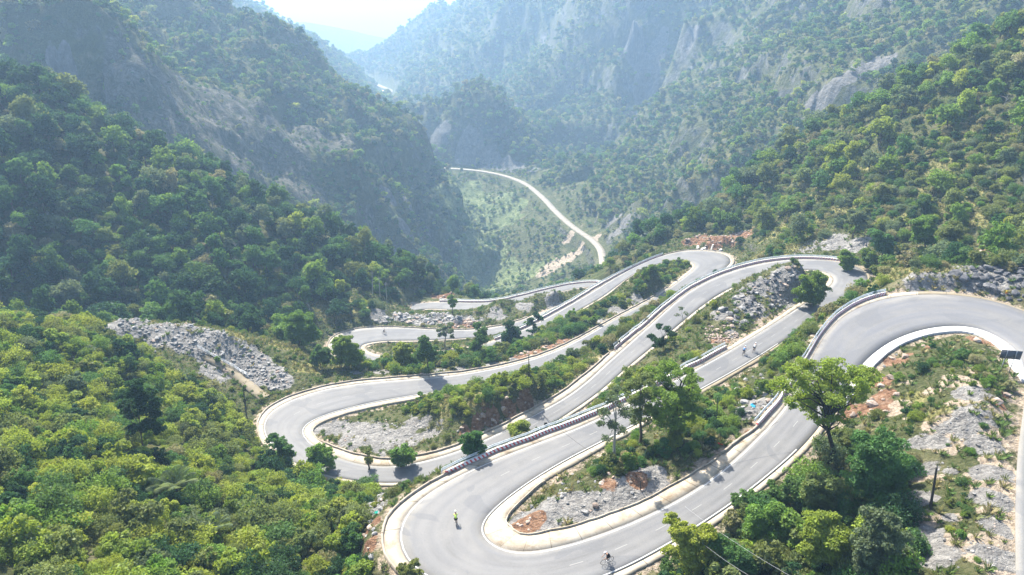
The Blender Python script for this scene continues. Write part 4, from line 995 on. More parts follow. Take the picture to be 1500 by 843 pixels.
SPEC = [
  ((1243,398), [(1238,375,9),(1248,383,8),(1240,390,7)], 'fresh', 'bright green bushy tree at the right end of the mound bend'),
  ((1275,395), [(1268,372,9),(1280,378,10),(1272,386,8)], 'fresh', 'small bright tree second from the mound bend'),
  ((1292,380), [(1286,346,10),(1297,352,11),(1290,362,10),(1300,365,8)], 'mid', 'taller dark tree behind the two bright bend trees'),
  ((1355,368), [(1348,330,12),(1360,325,11),(1355,343,12),(1342,345,9)], 'fresh', 'fresh green dome tree above the rock cut'),
  ((1392,372), [(1385,338,13),(1400,335,12),(1392,352,12)], 'olive', 'olive dome tree right of the fresh green dome'),
  ((1228,262), [(1220,222,10),(1226,235,11),(1218,248,10),(1230,212,7)], 'bright', 'vivid green leafy tree halfway up the right hillside'),
  ((652,508), [(650,482,5),(658,477,5),(643,485,4),(662,486,4)], 'grey', 'pale airy tree behind the brush on the lower bend'),
  ((627,545), [(620,498,8),(628,510,10),(615,516,9),(632,520,8)], 'mid', 'green tree in the brush line below the lower bend'),
  ((706,525), [(700,478,7),(708,490,9),(700,500,9),(694,508,8)], 'mid', 'upright green tree in the brush left of the cone shaped tree'),
  ((588,538), [(582,510,7),(592,506,8),(598,516,8),(586,522,7)], 'bright', 'bright green bush at the left end of the brush line'),
  ((505,540), [(495,505,10),(508,500,9),(515,512,11),(500,520,11),(525,518,8)], 'fresh', 'rounded green bush hiding the lower left hairpin'),
  ((470,540), [(468,512,7),(478,520,8),(460,522,7)], 'mid', 'smaller bush left of the bush at the lower hairpin'),
  ((440,512), [(432,466,13),(450,472,13),(440,486,14),(425,484,10),(458,492,10)], 'fresh', 'large bright tree at the foot of the dark hill by the grass slope'),
  ((515,465), [(513,448,4),(510,455,4)], 'mid', 'tiny green tree beside the thin poles'),
  ((663,462), [(660,436,5),(664,443,5)], 'fresh', 'little green tree before the farthest visible bend'),
  ((693,668), [(684,642,9),(697,640,9),(690,652,11),(703,652,7)], 'mid', 'dark rounded shrub between the gravel island and the long guardrail'),
  ((757,640), [(750,628,8),(764,622,9),(757,633,8),(770,630,6)], 'bright', 'yellow green shrub behind the long guardrail'),
  ((590,682), [(578,662,8),(592,660,9),(602,668,7),(585,672,8)], 'fresh', 'green shrub at the right end of the gravel island'),
  ((540,690), [(538,664,5),(541,674,5)], 'olive', 'thin sapling on the left hairpin verge'),
  ((470,692), [(455,664,9),(468,658,9),(478,668,9),(485,676,7),(462,676,10)], 'fresh', 'round bush at the outside of the left hairpin'),
  ((425,690), [(398,642,9),(412,650,9),(420,660,9),(408,665,8)], 'mid', 'bushes hiding the outer edge of the left hairpin'),
  ((210,662), [(196,572,13),(214,582,14),(188,592,10),(228,592,9),(205,560,9),(178,580,8)], 'dark', 'dark trunked tree standing above the bright shrubs'),
  ((1300,735), [(1268,655,20),(1300,645,20),(1322,672,18),(1290,688,22),(1262,685,16),(1315,700,16),(1280,712,14)], 'mid', 'largest rounded bush below the twisting tree'),
  ((1215,835), [(1198,766,18),(1226,772,18),(1194,795,18),(1230,800,18),(1212,782,18),(1245,785,12)], 'bright', 'yellow topped bush in the lower right thicket'),
  ((1295,850), [(1278,768,19),(1305,785,21),(1288,812,20),(1262,800,15),(1325,815,16),(1300,760,12)], 'grey', 'grey green bush rightmost in the lower right thicket'),
  ((1225,745), [(1190,715,14),(1215,708,15),(1240,720,15),(1208,735,15),(1260,738,12),(1235,745,12)], 'olive', 'olive bush at the foot of the twisting tree'),
  ((1130,800), [(1110,755,15),(1140,748,15),(1160,765,16),(1125,778,16),(1150,790,14)], 'fresh', 'leafy green bush in the middle of the lower right thicket'),
  ((1100,745), [(1080,735,9),(1100,728,10),(1120,730,10),(1140,720,10),(1160,712,9)], 'mid', 'row of low bush along the patched lane edge'),
  ((1020,845), [(985,762,11),(998,775,12),(1015,790,15),(1035,780,12),(1005,805,14),(1045,805,14),(1030,825,14)], 'bright', 'light green leafy bush overhanging the bottom lane'),
  ((1075,850), [(1060,800,15),(1085,815,15),(1070,835,14),(1100,832,14)], 'mid', 'bush right of the one overhanging the bottom lane'),
  ((600,860), [(590,832,7),(605,828,7),(598,840,8),(615,838,5)], 'olive', 'small leafy treetop at the outer edge of the bottom hairpin'),
]
for j, (b_, cl_, pk, lab) in enumerate(SPEC):
    bush = 'bush' in lab or 'shrub' in lab
    dd = project(hit(*b_))[2][0]
    special_tree('shrub' if bush else 'broadleaf_tree', b_, cl_, pk, lab, 'shrub' if bush else 'tree', .14 if bush else .2, .12 + dd * .0006, 330 if dd < 130 else 190, 1.0 if dd > 120 else .9, 50 + j, fork=.12 if bush else .35, low=.45 if bush else 0.0 if 'dark trunked' in lab else .7)
spec_xy = [hit(*s_[0])[:2] for s_ in SPEC]

# shrubs: the largest in view as individuals, the rest as one mass
szp = SH['r'] / SH['d'] * ((SH['u'] > 0) & (SH['u'] < 1500) & (SH['v'] < 850))
order = np.argsort(-szp); ind = order[:270]; rest = order[270:]
for k in ind:
    pk = PK[SH['pal'][k]]; sh = int(grr.integers(4)); s_ = float(SH['r'][k])
    o = bpy.data.objects.new('shrub', SCROWN[pk][sh]); o.location = (SH['x'][k], SH['y'][k], SH['z'][k] - .15 * s_)
    o.rotation_euler = (grr.normal() * .12, grr.normal() * .12, grr.random() * 6.28); o.scale = (s_, s_, s_ * (.85 + .4 * grr.random()))
    link(o); NAMED.append((o, '%s %s' % (['rounded', 'spreading', 'upright', 'bushy'][sh], PALW[pk]), 'shrub', SH['u'][k], SH['v'][k], 'shrub'))
k = rest
scatter('brushwood', np.stack([SH['x'][k], SH['y'][k], SH['z'][k] - .15], 1), grr.random(len(k)) * 6.28, SH['r'][k][:, None] * np.stack([np.ones(len(k)), np.ones(len(k)), .8 + .5 * grr.random(len(k))], 1), SH['pal'][k] * 4 + grr.integers(0, 4, len(k)), C_shr, kind='stuff', label='scrub covering the banks between the lanes')

# ------------------------------------------------------------------ rocks
def rock_mat(name, a, b_, c_):
    m = mat(name, rough=.95, spec=.1); n_ = NB(m)
    oi = n_.N.new('ShaderNodeObjectInfo').outputs['Random']
    f = n_.noise(1.6, 6, .7); col = n_.ramp(f, [(.3, a), (.52, b_), (.7, c_)])
    hs = n_.N.new('ShaderNodeHueSaturation'); n_.lk(n_.math('ADD', .65, n_.math('MULTIPLY', oi, .6)), hs.inputs['Value']); n_.lk(col, hs.inputs['Color'])
    n_.lk(hs.outputs[0], n_.b.inputs['Base Color']); n_.bump(n_.noise(3.5, 6, .75), .6, .15)
    return m
M_rock = rock_mat('grey_limestone', (.13, .127, .123), (.25, .243, .232), (.40, .39, .37))
M_prock = rock_mat('pinkish_limestone', (.20, .145, .11), (.34, .27, .22), (.46, .41, .37))
M_drock = rock_mat('dark_rock', (.045, .045, .048), (.10, .10, .105), (.22, .215, .21))  # darker grey rock tone, for the rock cut and some mound boulders
def rock_mesh(seed, m, sub=2):
    bm_ = bmesh.new(); bmesh.ops.create_icosphere(bm_, subdivisions=sub, radius=1.0); g_ = np.random.default_rng(seed)
    pl = [(g_.normal(size=3), .45 + .4 * g_.random()) for _ in range(11)]
    sc = np.array([1, .6 + .4 * g_.random(), .5 + .3 * g_.random()])
    for v_ in bm_.verts:
        p = np.array(v_.co)
        for n_, d_ in pl:
            n_ = n_ / np.linalg.norm(n_); k = p @ n_
            if k > d_: p = p - n_ * (k - d_)
        v_.co = p * sc * (1 + .05 * g_.normal())
    me_ = bpy.data.meshes.new('boulder'); bm_.to_mesh(me_); bm_.free(); me_.materials.append(m); return me_
ROCKS = {k: [rock_mesh(i + o_, m_, 1 if i % 2 else 2) for i in range(6)] for o_, (k, m_) in enumerate((('grey', M_rock), ('pinkish', M_prock), ('dark', M_drock)))}
C_rock = proto_coll('rock_kinds', ROCKS['grey'] + ROCKS['pinkish'] + ROCKS['dark'])
x, y = cand(-150, 170, 35, 330, .8, 61)
z, u, v, d, rg, dr = info(x, y); rb = at_(rubble, x, y); rdv = at_(red, x, y)
PILE = [(165,462),(250,466),(330,486),(405,535),(430,560),(400,575),(340,550),(290,530),(200,518)]
pile = inpoly(u, v, PILE)
HEAP = inpoly(u, v, [(1035,478),(1075,478),(1085,500),(1050,512),(1030,500)])
BLD = inpoly(u, v, [(545,452),(640,455),(700,470),(700,482),(560,478),(540,468)])
DARKB = inpoly(u, v, [(1385,405),(1440,388),(1520,385),(1520,455),(1440,430),(1390,425)])
MOUND = inpoly(u, v, [(1040,470),(1090,420),(1160,390),(1190,410),(1170,440),(1100,470),(1060,495)])
SIDE = inpoly(u, v, [(520,700),(575,715),(560,760),(545,830),(520,830),(535,760)])
ISLT = inpoly(u, v, [(745,785),(770,745),(830,705),(900,690),(960,690),(930,725),(860,760),(800,785)]); DISL = inpoly(u, v, [(480,625),(520,610),(600,605),(650,640),(590,665),(520,660)]); GSP = inpoly(u, v, [(1400,560),(1460,560),(1480,860),(1330,860),(1340,620)])
ROCKB = inpoly(u, v, [(1080,560),(1130,545),(1150,600),(1110,630),(1070,620)])
p = .30 * rb * (1 + .8 * fbm(x / 3, y / 3, 2)) + .22 * rdv + .03 * (1 - sstep(2, 6, dr)) 
p = np.where(pile, np.maximum(p, .85 * sstep(.1, .6, rb + .5 * fbm(x / 5, y / 5, 2))), p); p = np.where(HEAP, 1.0, p); p = np.where(BLD & (rb > .2), .45, p); p = np.where(DARKB & (dr > 1.2), .45, p); p = np.where(MOUND & (dr > 1.2), .30, p); p = np.where(SIDE, .4, p); p = np.where(ROCKB & (dr > .6), .35, p); p = np.where(ISLT & (dr > .4), .4, p); p = np.where((DISL | GSP) & (rb > .2), .5, p)
m = (rg != LHILL) & (dr > .45) & visible(x, y, z, 2) & (grr.random(len(x)) < p)
x, y, z, u, v, d, rb, rdv, dr = (q_[m] for q_ in (x, y, z, u, v, d, rb, rdv, dr)); PLm, HPm, BLm, DKm, MDm, SDm, RBm = (q_[m] for q_ in (pile, HEAP, BLD, DARKB, MOUND, SIDE, ROCKB))
sz = .10 + .30 * grr.random(len(x)) ** 3
for mk, a_, b_ in ((rdv > .4, .3, 1.1), (PLm, .10, .85), (HPm, .35, .6), (BLm, .35, 1.7), (DKm, .5, 1.6), (MDm, .4, 1.2), (SDm, .3, .9), (RBm, .3, 1.0)):
    sz = np.where(mk, a_ + (b_ - a_) * grr.random(len(x)) ** 2.2, sz)
it_ = inpoly(u, v, [(745,785),(770,745),(830,705),(900,690),(960,690),(930,725),(860,760),(800,785)]); sz = np.where(it_, .12 + .6 * grr.random(len(x)) ** 3, sz)
sz = np.minimum(sz, .15 + dr * .6)
colr = np.where(HPm | (rdv > .4), 1, np.where(DKm | (MDm & (grr.random(len(x)) < .45)), 2, 0)); colr = np.where((colr == 0) & (grr.random(len(x)) < .12), 1, colr)
print('rocks', len(x))
pxr = sz / d; order = np.argsort(-pxr * ((u > 0) & (u < 1500) & (v < 843))); ind = order[:280]; rest = order[280:]
RK = ['grey', 'pinkish', 'dark']; RF = ['angular', 'flat', 'blocky', 'slabby', 'rounded', 'wedge shaped']
def rot3(n_): return np.stack([(grr.random(n_) - .5) * .8, (grr.random(n_) - .5) * .8, grr.random(n_) * 6.28], 1)
ro = rot3(len(x))
for k in ind:
    f_ = int(grr.integers(6)); o = bpy.data.objects.new('boulder', ROCKS[RK[colr[k]]][f_]); o.location = (x[k], y[k], z[k] + sz[k] * .12)
    o.rotation_euler = tuple(ro[k]); o.scale = (sz[k],) * 3; link(o)
    NAMED.append((o, '%s %s' % (RF[f_], RK[colr[k]]), 'boulder', u[k], v[k], 'boulder'))
k = rest
scatter('rubble', np.stack([x[k], y[k], z[k] + sz[k] * .1], 1), ro[k], sz[k], colr[k] * 6 + grr.integers(0, 6, len(k)), C_rock, kind='stuff', label='loose broken rock strewn over the banks and islands')

# ------------------------------------------------------------------ grass tufts
def tuft(seed, m, n_=34, h_=.55, sp=.45):
    g_ = np.random.default_rng(seed); V, F_ = [], []
    for i in range(n_):
        a = g_.random() * 6.28; r0 = g_.random() * sp * .5; bx, by = math.cos(a) * r0, math.sin(a) * r0
        l = h_ * (.5 + .7 * g_.random()); a2 = a + g_.normal() * .5; ox, oy = math.cos(a2) * l * (.3 + .5 * g_.random()), math.sin(a2) * l * .5
        w = .028; px_, py_ = -math.sin(a) * w, math.cos(a) * w; o_ = len(V)
        V += [(bx - px_, by - py_, 0), (bx + px_, by + py_, 0), (bx + ox * .45 + px_ * .8, by + oy * .45 + py_ * .8, l * .65), (bx + ox, by + oy, l * .9)]
        F_.append((o_, o_ + 1, o_ + 2, o_ + 3))
    me_ = mesh_np('tuft', V, F_, m); fattr(me_, 'leaf', g_.random(len(V))); return me_
GM = [leaf_mat('grass_green', (.12, .17, .05), .3, .3), leaf_mat('grass_dry', (.27, .24, .13), .3, .3), leaf_mat('grass_olive', (.18, .19, .08), .3, .3)]
C_grass = proto_coll('grass_kinds', [tuft(i * 3 + j, GM[i]) for i in range(3) for j in range(2)])
x, y = cand(-160, 190, 35, 300, .95, 71); z, u, v, d, rg, dr = info(x, y)
dg_ = at_(drygrass, x, y); rb = at_(rubble, x, y); rdv = at_(red, x, y); pat = fbm(x / 4, y / 4, 2)
p = (.55 + .8 * pat) * (1 - .9 * rb) * (1 - .85 * rdv); p = np.where(dg_ > .4, .95, p) * np.where(inpoly(u, v, SPUR), .12, 1)
m = ((rg == NEAR) | (rg == RHILL)) & (dr > .2) & visible(x, y, z, 1) & (grr.random(len(x)) < p) & (d < 300)
x, y, z, dg_, rg = x[m], y[m], z[m], dg_[m], rg[m]; print('grass', len(x))
gi_ = np.where(grr.random(len(x)) < .35 + .5 * dg_ + .25 * fbm(x / 15, y / 15, 2), np.where(grr.random(len(x)) < .5, 1, 2), 0) * 2 + grr.integers(0, 2, len(x))
scatter('grass', np.stack([x, y, z - .05], 1), grr.random(len(x)) * 6.28, .7 + 1.1 * grr.random(len(x)) ** 2, gi_, C_grass, kind='stuff', label='dry and green grass tufts on the roadside banks')

# ------------------------------------------------------------------ palm, snag, poles, signs, railing, hut
def frond(L_, droop, seed):
    g_ = np.random.default_rng(seed); V, F_ = [], []; n_ = 22; pts = []
    for i in range(n_ + 1):
        t = i / n_; pts.append(np.array([L_ * t * (1 - .15 * t * t), 0, L_ * (.75 * t - droop * t * t)]))
    sv, sf = tube(pts, [.035 * (1 - .8 * i / n_) for i in range(n_ + 1)], 4); V += sv; F_ += sf
    for i in range(2, n_):
        for s_ in (-1, 1):
            l = L_ * .26 * math.sin(math.pi * (i / n_) ** .8) + .1; p0 = pts[i]; o_ = len(V); dn = -.35 * l
            V += [tuple(p0 + np.array([-.04, 0, 0])), tuple(p0 + np.array([.05, 0, 0])), tuple(p0 + np.array([.22 * l + .04, s_ * l * .6, dn * .3])), tuple(p0 + np.array([.42 * l, s_ * l, dn]))]
            F_.append((o_, o_ + 1, o_ + 2, o_ + 3))
    me_ = mesh_np('frond', V, F_, LM['grey']); fattr(me_, 'leaf', np.full(len(V), .5)); return me_
def palm(u_, v_, L_, n_, lab, seed, lift=1.6):
    p = hit(u_, v_); o = empty('palm', tuple(p), label=lab, cat='palm')
    obj('trunk', mesh_np('trunk', *tube([(0, 0, -.3), (.1, .05, lift * .6), (0, 0, lift)], [.2, .16, .13]), M_dbark), o)
    ms = [frond(L_, .45, seed), frond(L_ * .9, .62, seed + 1)]
    for i in range(n_):
        f_ = bpy.data.objects.new('frond', ms[i % 2]); f_.location = (0, 0, lift); f_.rotation_euler = (0, -.25 * (i % 3), i * 2.4); link(f_, o)
palm(262, 735, 4.2, 13, 'grey green palm with long arching feathery fronds among the bright shrubs', 5, 2.6)
palm(318, 790, 3.0, 9, 'smaller feathery palm half buried in the foreground shrubs', 9, 1.6)
def seg_height(base, u_, v_):
    b0 = hit(*base); t = aty(u_, v_, b0[1]); return b0, t
def pole(base, top, r_, m, lab, name='pole', cat='pole', arm=False):
    b0, t = seg_height(base, *top); o = empty(name, tuple(b0), label=lab, cat=cat); q_ = t - b0
    obj('shaft', mesh_np('shaft', *tube([(0, 0, -.5), tuple(q_ * .5), tuple(q_)], [r_ * 1.2, r_, r_ * .75], 8), m), o)
    cap = tube([tuple(q_), tuple(q_ + np.array([0, 0, .06]))], [r_ * 1.0, r_ * .6], 8); obj('cap', mesh_np('cap', *cap, m), o)
    if arm:
        a = tube([tuple(q_ * .93 + np.array([-.7, 0, 0])), tuple(q_ * .93 + np.array([.7, 0, 0]))], [.06, .06], 4); obj('cross_arm', mesh_np('cross_arm', *a, m), o)
        for s_ in (-.6, .6): obj('insulator', mesh_np('insulator', *tube([tuple(q_ * .93 + np.array([s_, 0, 0])), tuple(q_ * .93 + np.array([s_, 0, .25]))], [.06, .04], 6), M_wconc), o)
    return b0, t
M_dpole = mat('dark_pole', (.045, .04, .035), .8); M_gpole = mat('concrete_pole', (.33, .32, .29), .85)
pole((1363, 746), (1372, 686), .14, M_dpole, 'dark leaning wooden pole on the rubble spur at the lower right')
pole((775, 557), (774.5, 521), .10, M_dpole, 'thin dark pole on the verge of the left hairpin lane')
pole((698, 527), (698, 502), .08, M_dpole, 'thin pole in the brush below the lower bend')
pole((1050, 614), (1051, 583), .07, M_dpole, 'thin grey stick pole on the grassy bank beside the two riders')
pA = pole((546, 432), (545, 398), .16, M_gpole, 'leftmost pale electricity pole at the end of the dark hill', arm=True)
pB = pole((557, 439), (555, 406), .16, M_gpole, 'middle pale electricity pole at the end of the dark hill', arm=True)
pC = pole((567, 447), (565, 414), .16, M_gpole, 'rightmost pale electricity pole at the end of the dark hill', arm=True)
pole((939, 719), (938, 705), .07, M_dpole, 'short dark post at the rocky edge of the tree island')
def cable(a, b_, sag, lab, r_=.03, m=None):
    a = np.array(a); b_ = np.array(b_); pts = [a + (b_ - a) * t + np.array([0, 0, -sag * 4 * t * (1 - t)]) - a for t in np.linspace(0, 1, 17)]
    obj('cable', mesh_np('cable', *tube(pts, [r_] * 17, 4), m or M_dpole), label=lab, cat='cable').location = a
M_wire = mat('aluminium_wire', (.4, .4, .4), .5)
w1 = hit(1020, 760)
cable(aty(1003, 742, w1[1] - 2), aty(1190, 862, 47), .5, 'upper of two pale wires crossing the lower right thicket', .012, M_wire)
cable(aty(1008, 778, w1[1] - 6), aty(1130, 862, 46), .5, 'lower of two pale wires crossing the lower right thicket', .011, M_wire)
cable(aty(938, 705, hit(939, 719)[1]), aty(800, 612, hit(805, 648)[1] + 4), .8, 'thin black cable from the short post over the bottom lane', .02)
cable(aty(938, 705, hit(939, 719)[1]), aty(1140, 618, hit(1140, 660)[1] + 2), 1.2, 'thin black cable from the short post towards the patched lane', .02)
# snag
b0 = hit(363, 630); tp = [aty(u_, v_, b0[1]) - b0 for u_, v_ in ((361, 558), (356, 575), (368, 572), (353, 590), (369, 592), (358, 566), (366, 604))]
o = empty('bare_tree', tuple(b0), label='bare dark snag standing at the outer edge of the left hairpin', cat='tree'); obj('trunk', limb_mesh('trunk', (0, 0, 0), tp, .16, M_dbark, 3, .3), o)
b0 = hit(868, 395); b0[2] -= .5; tp = [np.array([math.cos(a) * 4.5, math.sin(a) * 2, 9 + 3 * math.sin(a * 3)]) for a in np.linspace(0, 6, 14)]
o = empty('bare_tree', tuple(b0), label='bare grey tree spreading beside the pale valley road', cat='tree'); obj('trunk', limb_mesh('trunk', (0, 0, 0), tp, .3, M_pbark, 8, .25), o)
def box(w, d_, h_, c=(0, 0, 0)):
    x0, y0, z0 = c; V = [(x0 + a * w / 2, y0 + b_ * d_ / 2, z0 + e * h_ / 2) for e in (-1, 1) for a, b_ in ((-1, -1), (1, -1), (1, 1), (-1, 1))]
    return V, [(0, 3, 2, 1), (4, 5, 6, 7), (0, 1, 5, 4), (1, 2, 6, 5), (2, 3, 7, 6), (3, 0, 4, 7)]
def part(nm, geo, m, par, loc=(0, 0, 0), rot=(0, 0, 0)):
    o_ = obj(nm, mesh_np(nm, *geo, m), par); o_.location = loc; o_.rotation_euler = rot; return o_
# dark sign board seen from behind
M_sign = mat('sign_back', (.085, .09, .10), .6); M_brk = mat('sign_bracket', (.35, .36, .37), .5, .5)
b0 = hit(1471, 548); sc_ = project(b0)[2][0] / F
o = empty('road_sign', tuple(b0), R(-12), label='dark grey back of a wide chevron board on two posts inside the top bend', cat='road sign')
hh = 12 * sc_ / .86; ww = 27 * sc_; z1 = (548 - 522) * sc_ / .80
part('board', box(ww, .06, hh, (0, 0, z1)), M_sign, o)
for s_ in (-.22, .22): part('bracket', box(.12, .05, hh * .98, (s_ * ww, -.07, z1)), M_brk, o)
for s_ in (-.22, .22): part('post', box(.09, .09, z1 + .4, (s_ * ww, .08, z1 / 2 - .2)), M_brk, o)
# small yellow marker on the rock cut
b0 = hit(1472, 436); o = empty('marker_post', tuple(b0), label='small yellow and red marker in front of the dark rock cut', cat='marker')
part('post', box(.08, .08, 1.4, (0, 0, .7)), M_brk, o); part('plate', box(.42, .05, .75, (0, -.06, 1.2)), mat('marker_yellow', (.75, .5, .05), .5), o); part('band', box(.44, .05, .2, (0, -.09, 1.0)), mat('marker_red', (.5, .06, .03), .5), o)
for (u_, v_), lab in (((907, 507), 'dark marker post at the end of the middle lane guardrail'), ((799, 630), 'small dark marker post behind the long striped guardrail')):
    b0 = hit(u_, v_); o = empty('marker_post', tuple(b0), label=lab, cat='marker'); part('post', box(.14, .14, 1.3, (0, 0, .55)), M_dpole, o); part('head', box(.5, .08, .5, (0, 0, 1.25)), M_dpole, o)
# railing beside the path at the rubble heap
pts = [hit(u_, v_) for u_, v_ in ((290, 512), (305, 520), (320, 528), (336, 537), (350, 545), (362, 552))]
pts = [catmull(np.array(pts), t) for t in np.linspace(0, 5, 21)]; pts = [np.array([p[0], p[1], float(height(np.array([p[0]]), np.array([p[1]]))[0])]) for p in pts]
o = empty('railing', tuple(pts[0]), label='pale metal railing running down beside the grey rubble heap', cat='railing'); rl = [p - pts[0] for p in pts]
M_rail = mat('pale_painted_steel', (.52, .54, .56), .5, .3)
for hgt in (.5, .85, 1.15): part('rail', tube([p + np.array([0, 0, hgt]) for p in rl], [.06] * len(rl), 5), M_rail, o)
pm = mesh_np('post', *box(.1, .1, 1.5, (0, 0, .5)), M_rail)
for p in rl[::2]:
    q_ = bpy.data.objects.new('post', pm); q_.location = p; link(q_, o)
# sandy path below the railing
pp = np.array([hit(u_, v_) for u_, v_ in ((300, 522), (318, 532), (335, 544), (352, 556), (370, 570), (388, 584))]); pp = np.array([catmull(pp, t) for t in np.linspace(0, 5, 26)])
tg = np.gradient(pp, axis=0); tg[:, 2] = 0; tg /= np.linalg.norm(tg, axis=1)[:, None]; nr_ = np.stack([-tg[:, 1], tg[:, 0], 0 * tg[:, 0]], 1)
zz = height(pp[:, 0], pp[:, 1]); pp[:, 2] = zz + .35
ribbon('path', pp + nr_ * 1.3, pp - nr_ * 1.3, M_dirtv, 0, .9, kind='structure', label='sandy footpath climbing from the left hairpin to the railing')
# concrete pieces at the red rock cut
M_cp = concrete_mat('broken_concrete', (.62, .6, .56), (.72, .7, .66), (.4, .36, .3))
for i, (u_, v_, w, h_, lab) in enumerate([(1043, 366, .5, 2.6, 'upright broken concrete post at the red rock cut'), (1030, 366, 2.6, .7, 'tilted concrete slab left of the upright post'), (1056, 367, 3.2, .6, 'long concrete slab right of the upright post'), (1022, 364, 1.6, .9, 'leftmost concrete lump at the red rock cut')]):
    b0 = hit(u_, v_); bm_ = bmesh.new(); bmesh.ops.create_cube(bm_, size=1)
    for q_ in bm_.verts: q_.co = Vector((q_.co.x * w, q_.co.y * .8, q_.co.z * h_)) + Vector((random.uniform(-.1, .1), random.uniform(-.1, .1), random.uniform(-.12, .12)))
    bmesh.ops.bevel(bm_, geom=bm_.edges[:], offset=.05, segments=1, affect='EDGES'); me_ = bpy.data.meshes.new('concrete_block'); bm_.to_mesh(me_); bm_.free(); me_.materials.append(M_cp)
    o = obj('concrete_block', me_, label=lab, cat='concrete block'); o.location = b0 + np.array([0, 0, h_ * .42]); o.rotation_euler = (0.05, .18 * (-1) ** i, .5 * i)
# distant hut
b0 = hit(560, 137); o = empty('hut', tuple(b0), .3, label='tiny white roofed hut beside the far bright road bend', cat='hut')
part('wall', box(8, 6, 5, (0, 0, 2.2)), mat('hut_wall', (.45, .45, .44)), o)
rv = [(-4.8, -4, 4.6), (4.8, -4, 4.6), (4.8, 4, 4.6), (-4.8, 4, 4.6), (-4.8, 0, 6.4), (4.8, 0, 6.4)]
part('roof', (rv, [(0, 1, 5, 4), (2, 3, 4, 5)]), mat('hut_roof', (.82, .82, .8)), o); part('gable', (rv, [(0, 4, 3, 3), (1, 2, 5, 5)]), mat('hut_gable', (.5, .5, .5)), o)
# litter and tarpaulin
def crumple(nm, u_, v_, w, col, lab, cat_, seed):
    b0 = hit(u_, v_); bm_ = bmesh.new(); bmesh.ops.create_grid(bm_, x_segments=6, y_segments=6, size=w / 2); g_ = np.random.default_rng(seed)
    for q_ in bm_.verts: q_.co.z = abs(g_.normal()) * w * .16 + .12; q_.co.x += g_.normal() * w * .04
    me_ = bpy.data.meshes.new(nm); bm_.to_mesh(me_); bm_.free(); me_.materials.append(mat(nm + '_' + cat_.replace(' ', '_'), col, .6)); o_ = obj(nm, me_, label=lab, cat=cat_); o_.location = b0; o_.rotation_euler = (.3, .1, seed)
    sm_ = o_.modifiers.new('thickness', 'SOLIDIFY'); sm_.thickness = .02
crumple('plastic_bag', 1102, 596, .8, (.05, .35, .5), 'crumpled blue plastic bag among the rocks above the patched lane', 'plastic bag', 1)
crumple('plastic_sack', 1055, 652, .6, (.6, .04, .06), 'crumpled red plastic sack at the edge of the tree island', 'plastic sack', 2)
crumple('plastic_sheet', 552, 753, .7, (.03, .4, .33), 'small teal plastic scrap beside the bottom hairpin', 'plastic scrap', 3)
crumple('tarpaulin', 313, 236, 4.5, (.75, .06, .04), 'tiny red tarpaulin on the landslide scar above the dark hill', 'tarpaulin', 4)

# ------------------------------------------------------------------ riders and bicycles
M_tyre = mat('tyre_rubber', (.02, .02, .02), .8); M_rim = mat('wheel_rim', (.25, .25, .26), .4, .7); M_skin = mat('skin', (.42, .25, .17), .6); M_black = mat('black_lycra', (.012, .012, .015), .7); M_shoe = mat('white_shoe', (.7, .7, .7), .5)
def torus(r_, t_, seg=28, s2=6):
    V, F_ = [], []
    for i in range(seg):
        a = 2 * math.pi * i / seg
        for j in range(s2):
            b_ = 2 * math.pi * j / s2; q_ = r_ + t_ * math.cos(b_); V.append((math.cos(a) * q_, t_ * math.sin(b_), math.sin(a) * q_))
    for i in range(seg):
        for j in range(s2): F_.append((i * s2 + j, i * s2 + (j + 1) % s2, ((i + 1) % seg) * s2 + (j + 1) % s2, ((i + 1) % seg) * s2 + j))
    return V, F_
def skin_obj(nm, joints, edges, m, par, sub=1):
    me_ = bpy.data.meshes.new(nm); me_.from_pydata([j[0] for j in joints], edges, []); me_.materials.append(m); o_ = link(bpy.data.objects.new(nm, me_), par)
    md = o_.modifiers.new('skin', 'SKIN'); sv = me_.skin_vertices[0].data
    for i, j in enumerate(joints): sv[i].radius = (j[1], j[1] if len(j) < 3 else j[2]); sv[i].use_root = (i == 0)
    md.use_smooth_shade = True; s_ = o_.modifiers.new('sub', 'SUBSURF'); s_.levels = sub; s_.render_levels = sub; return o_
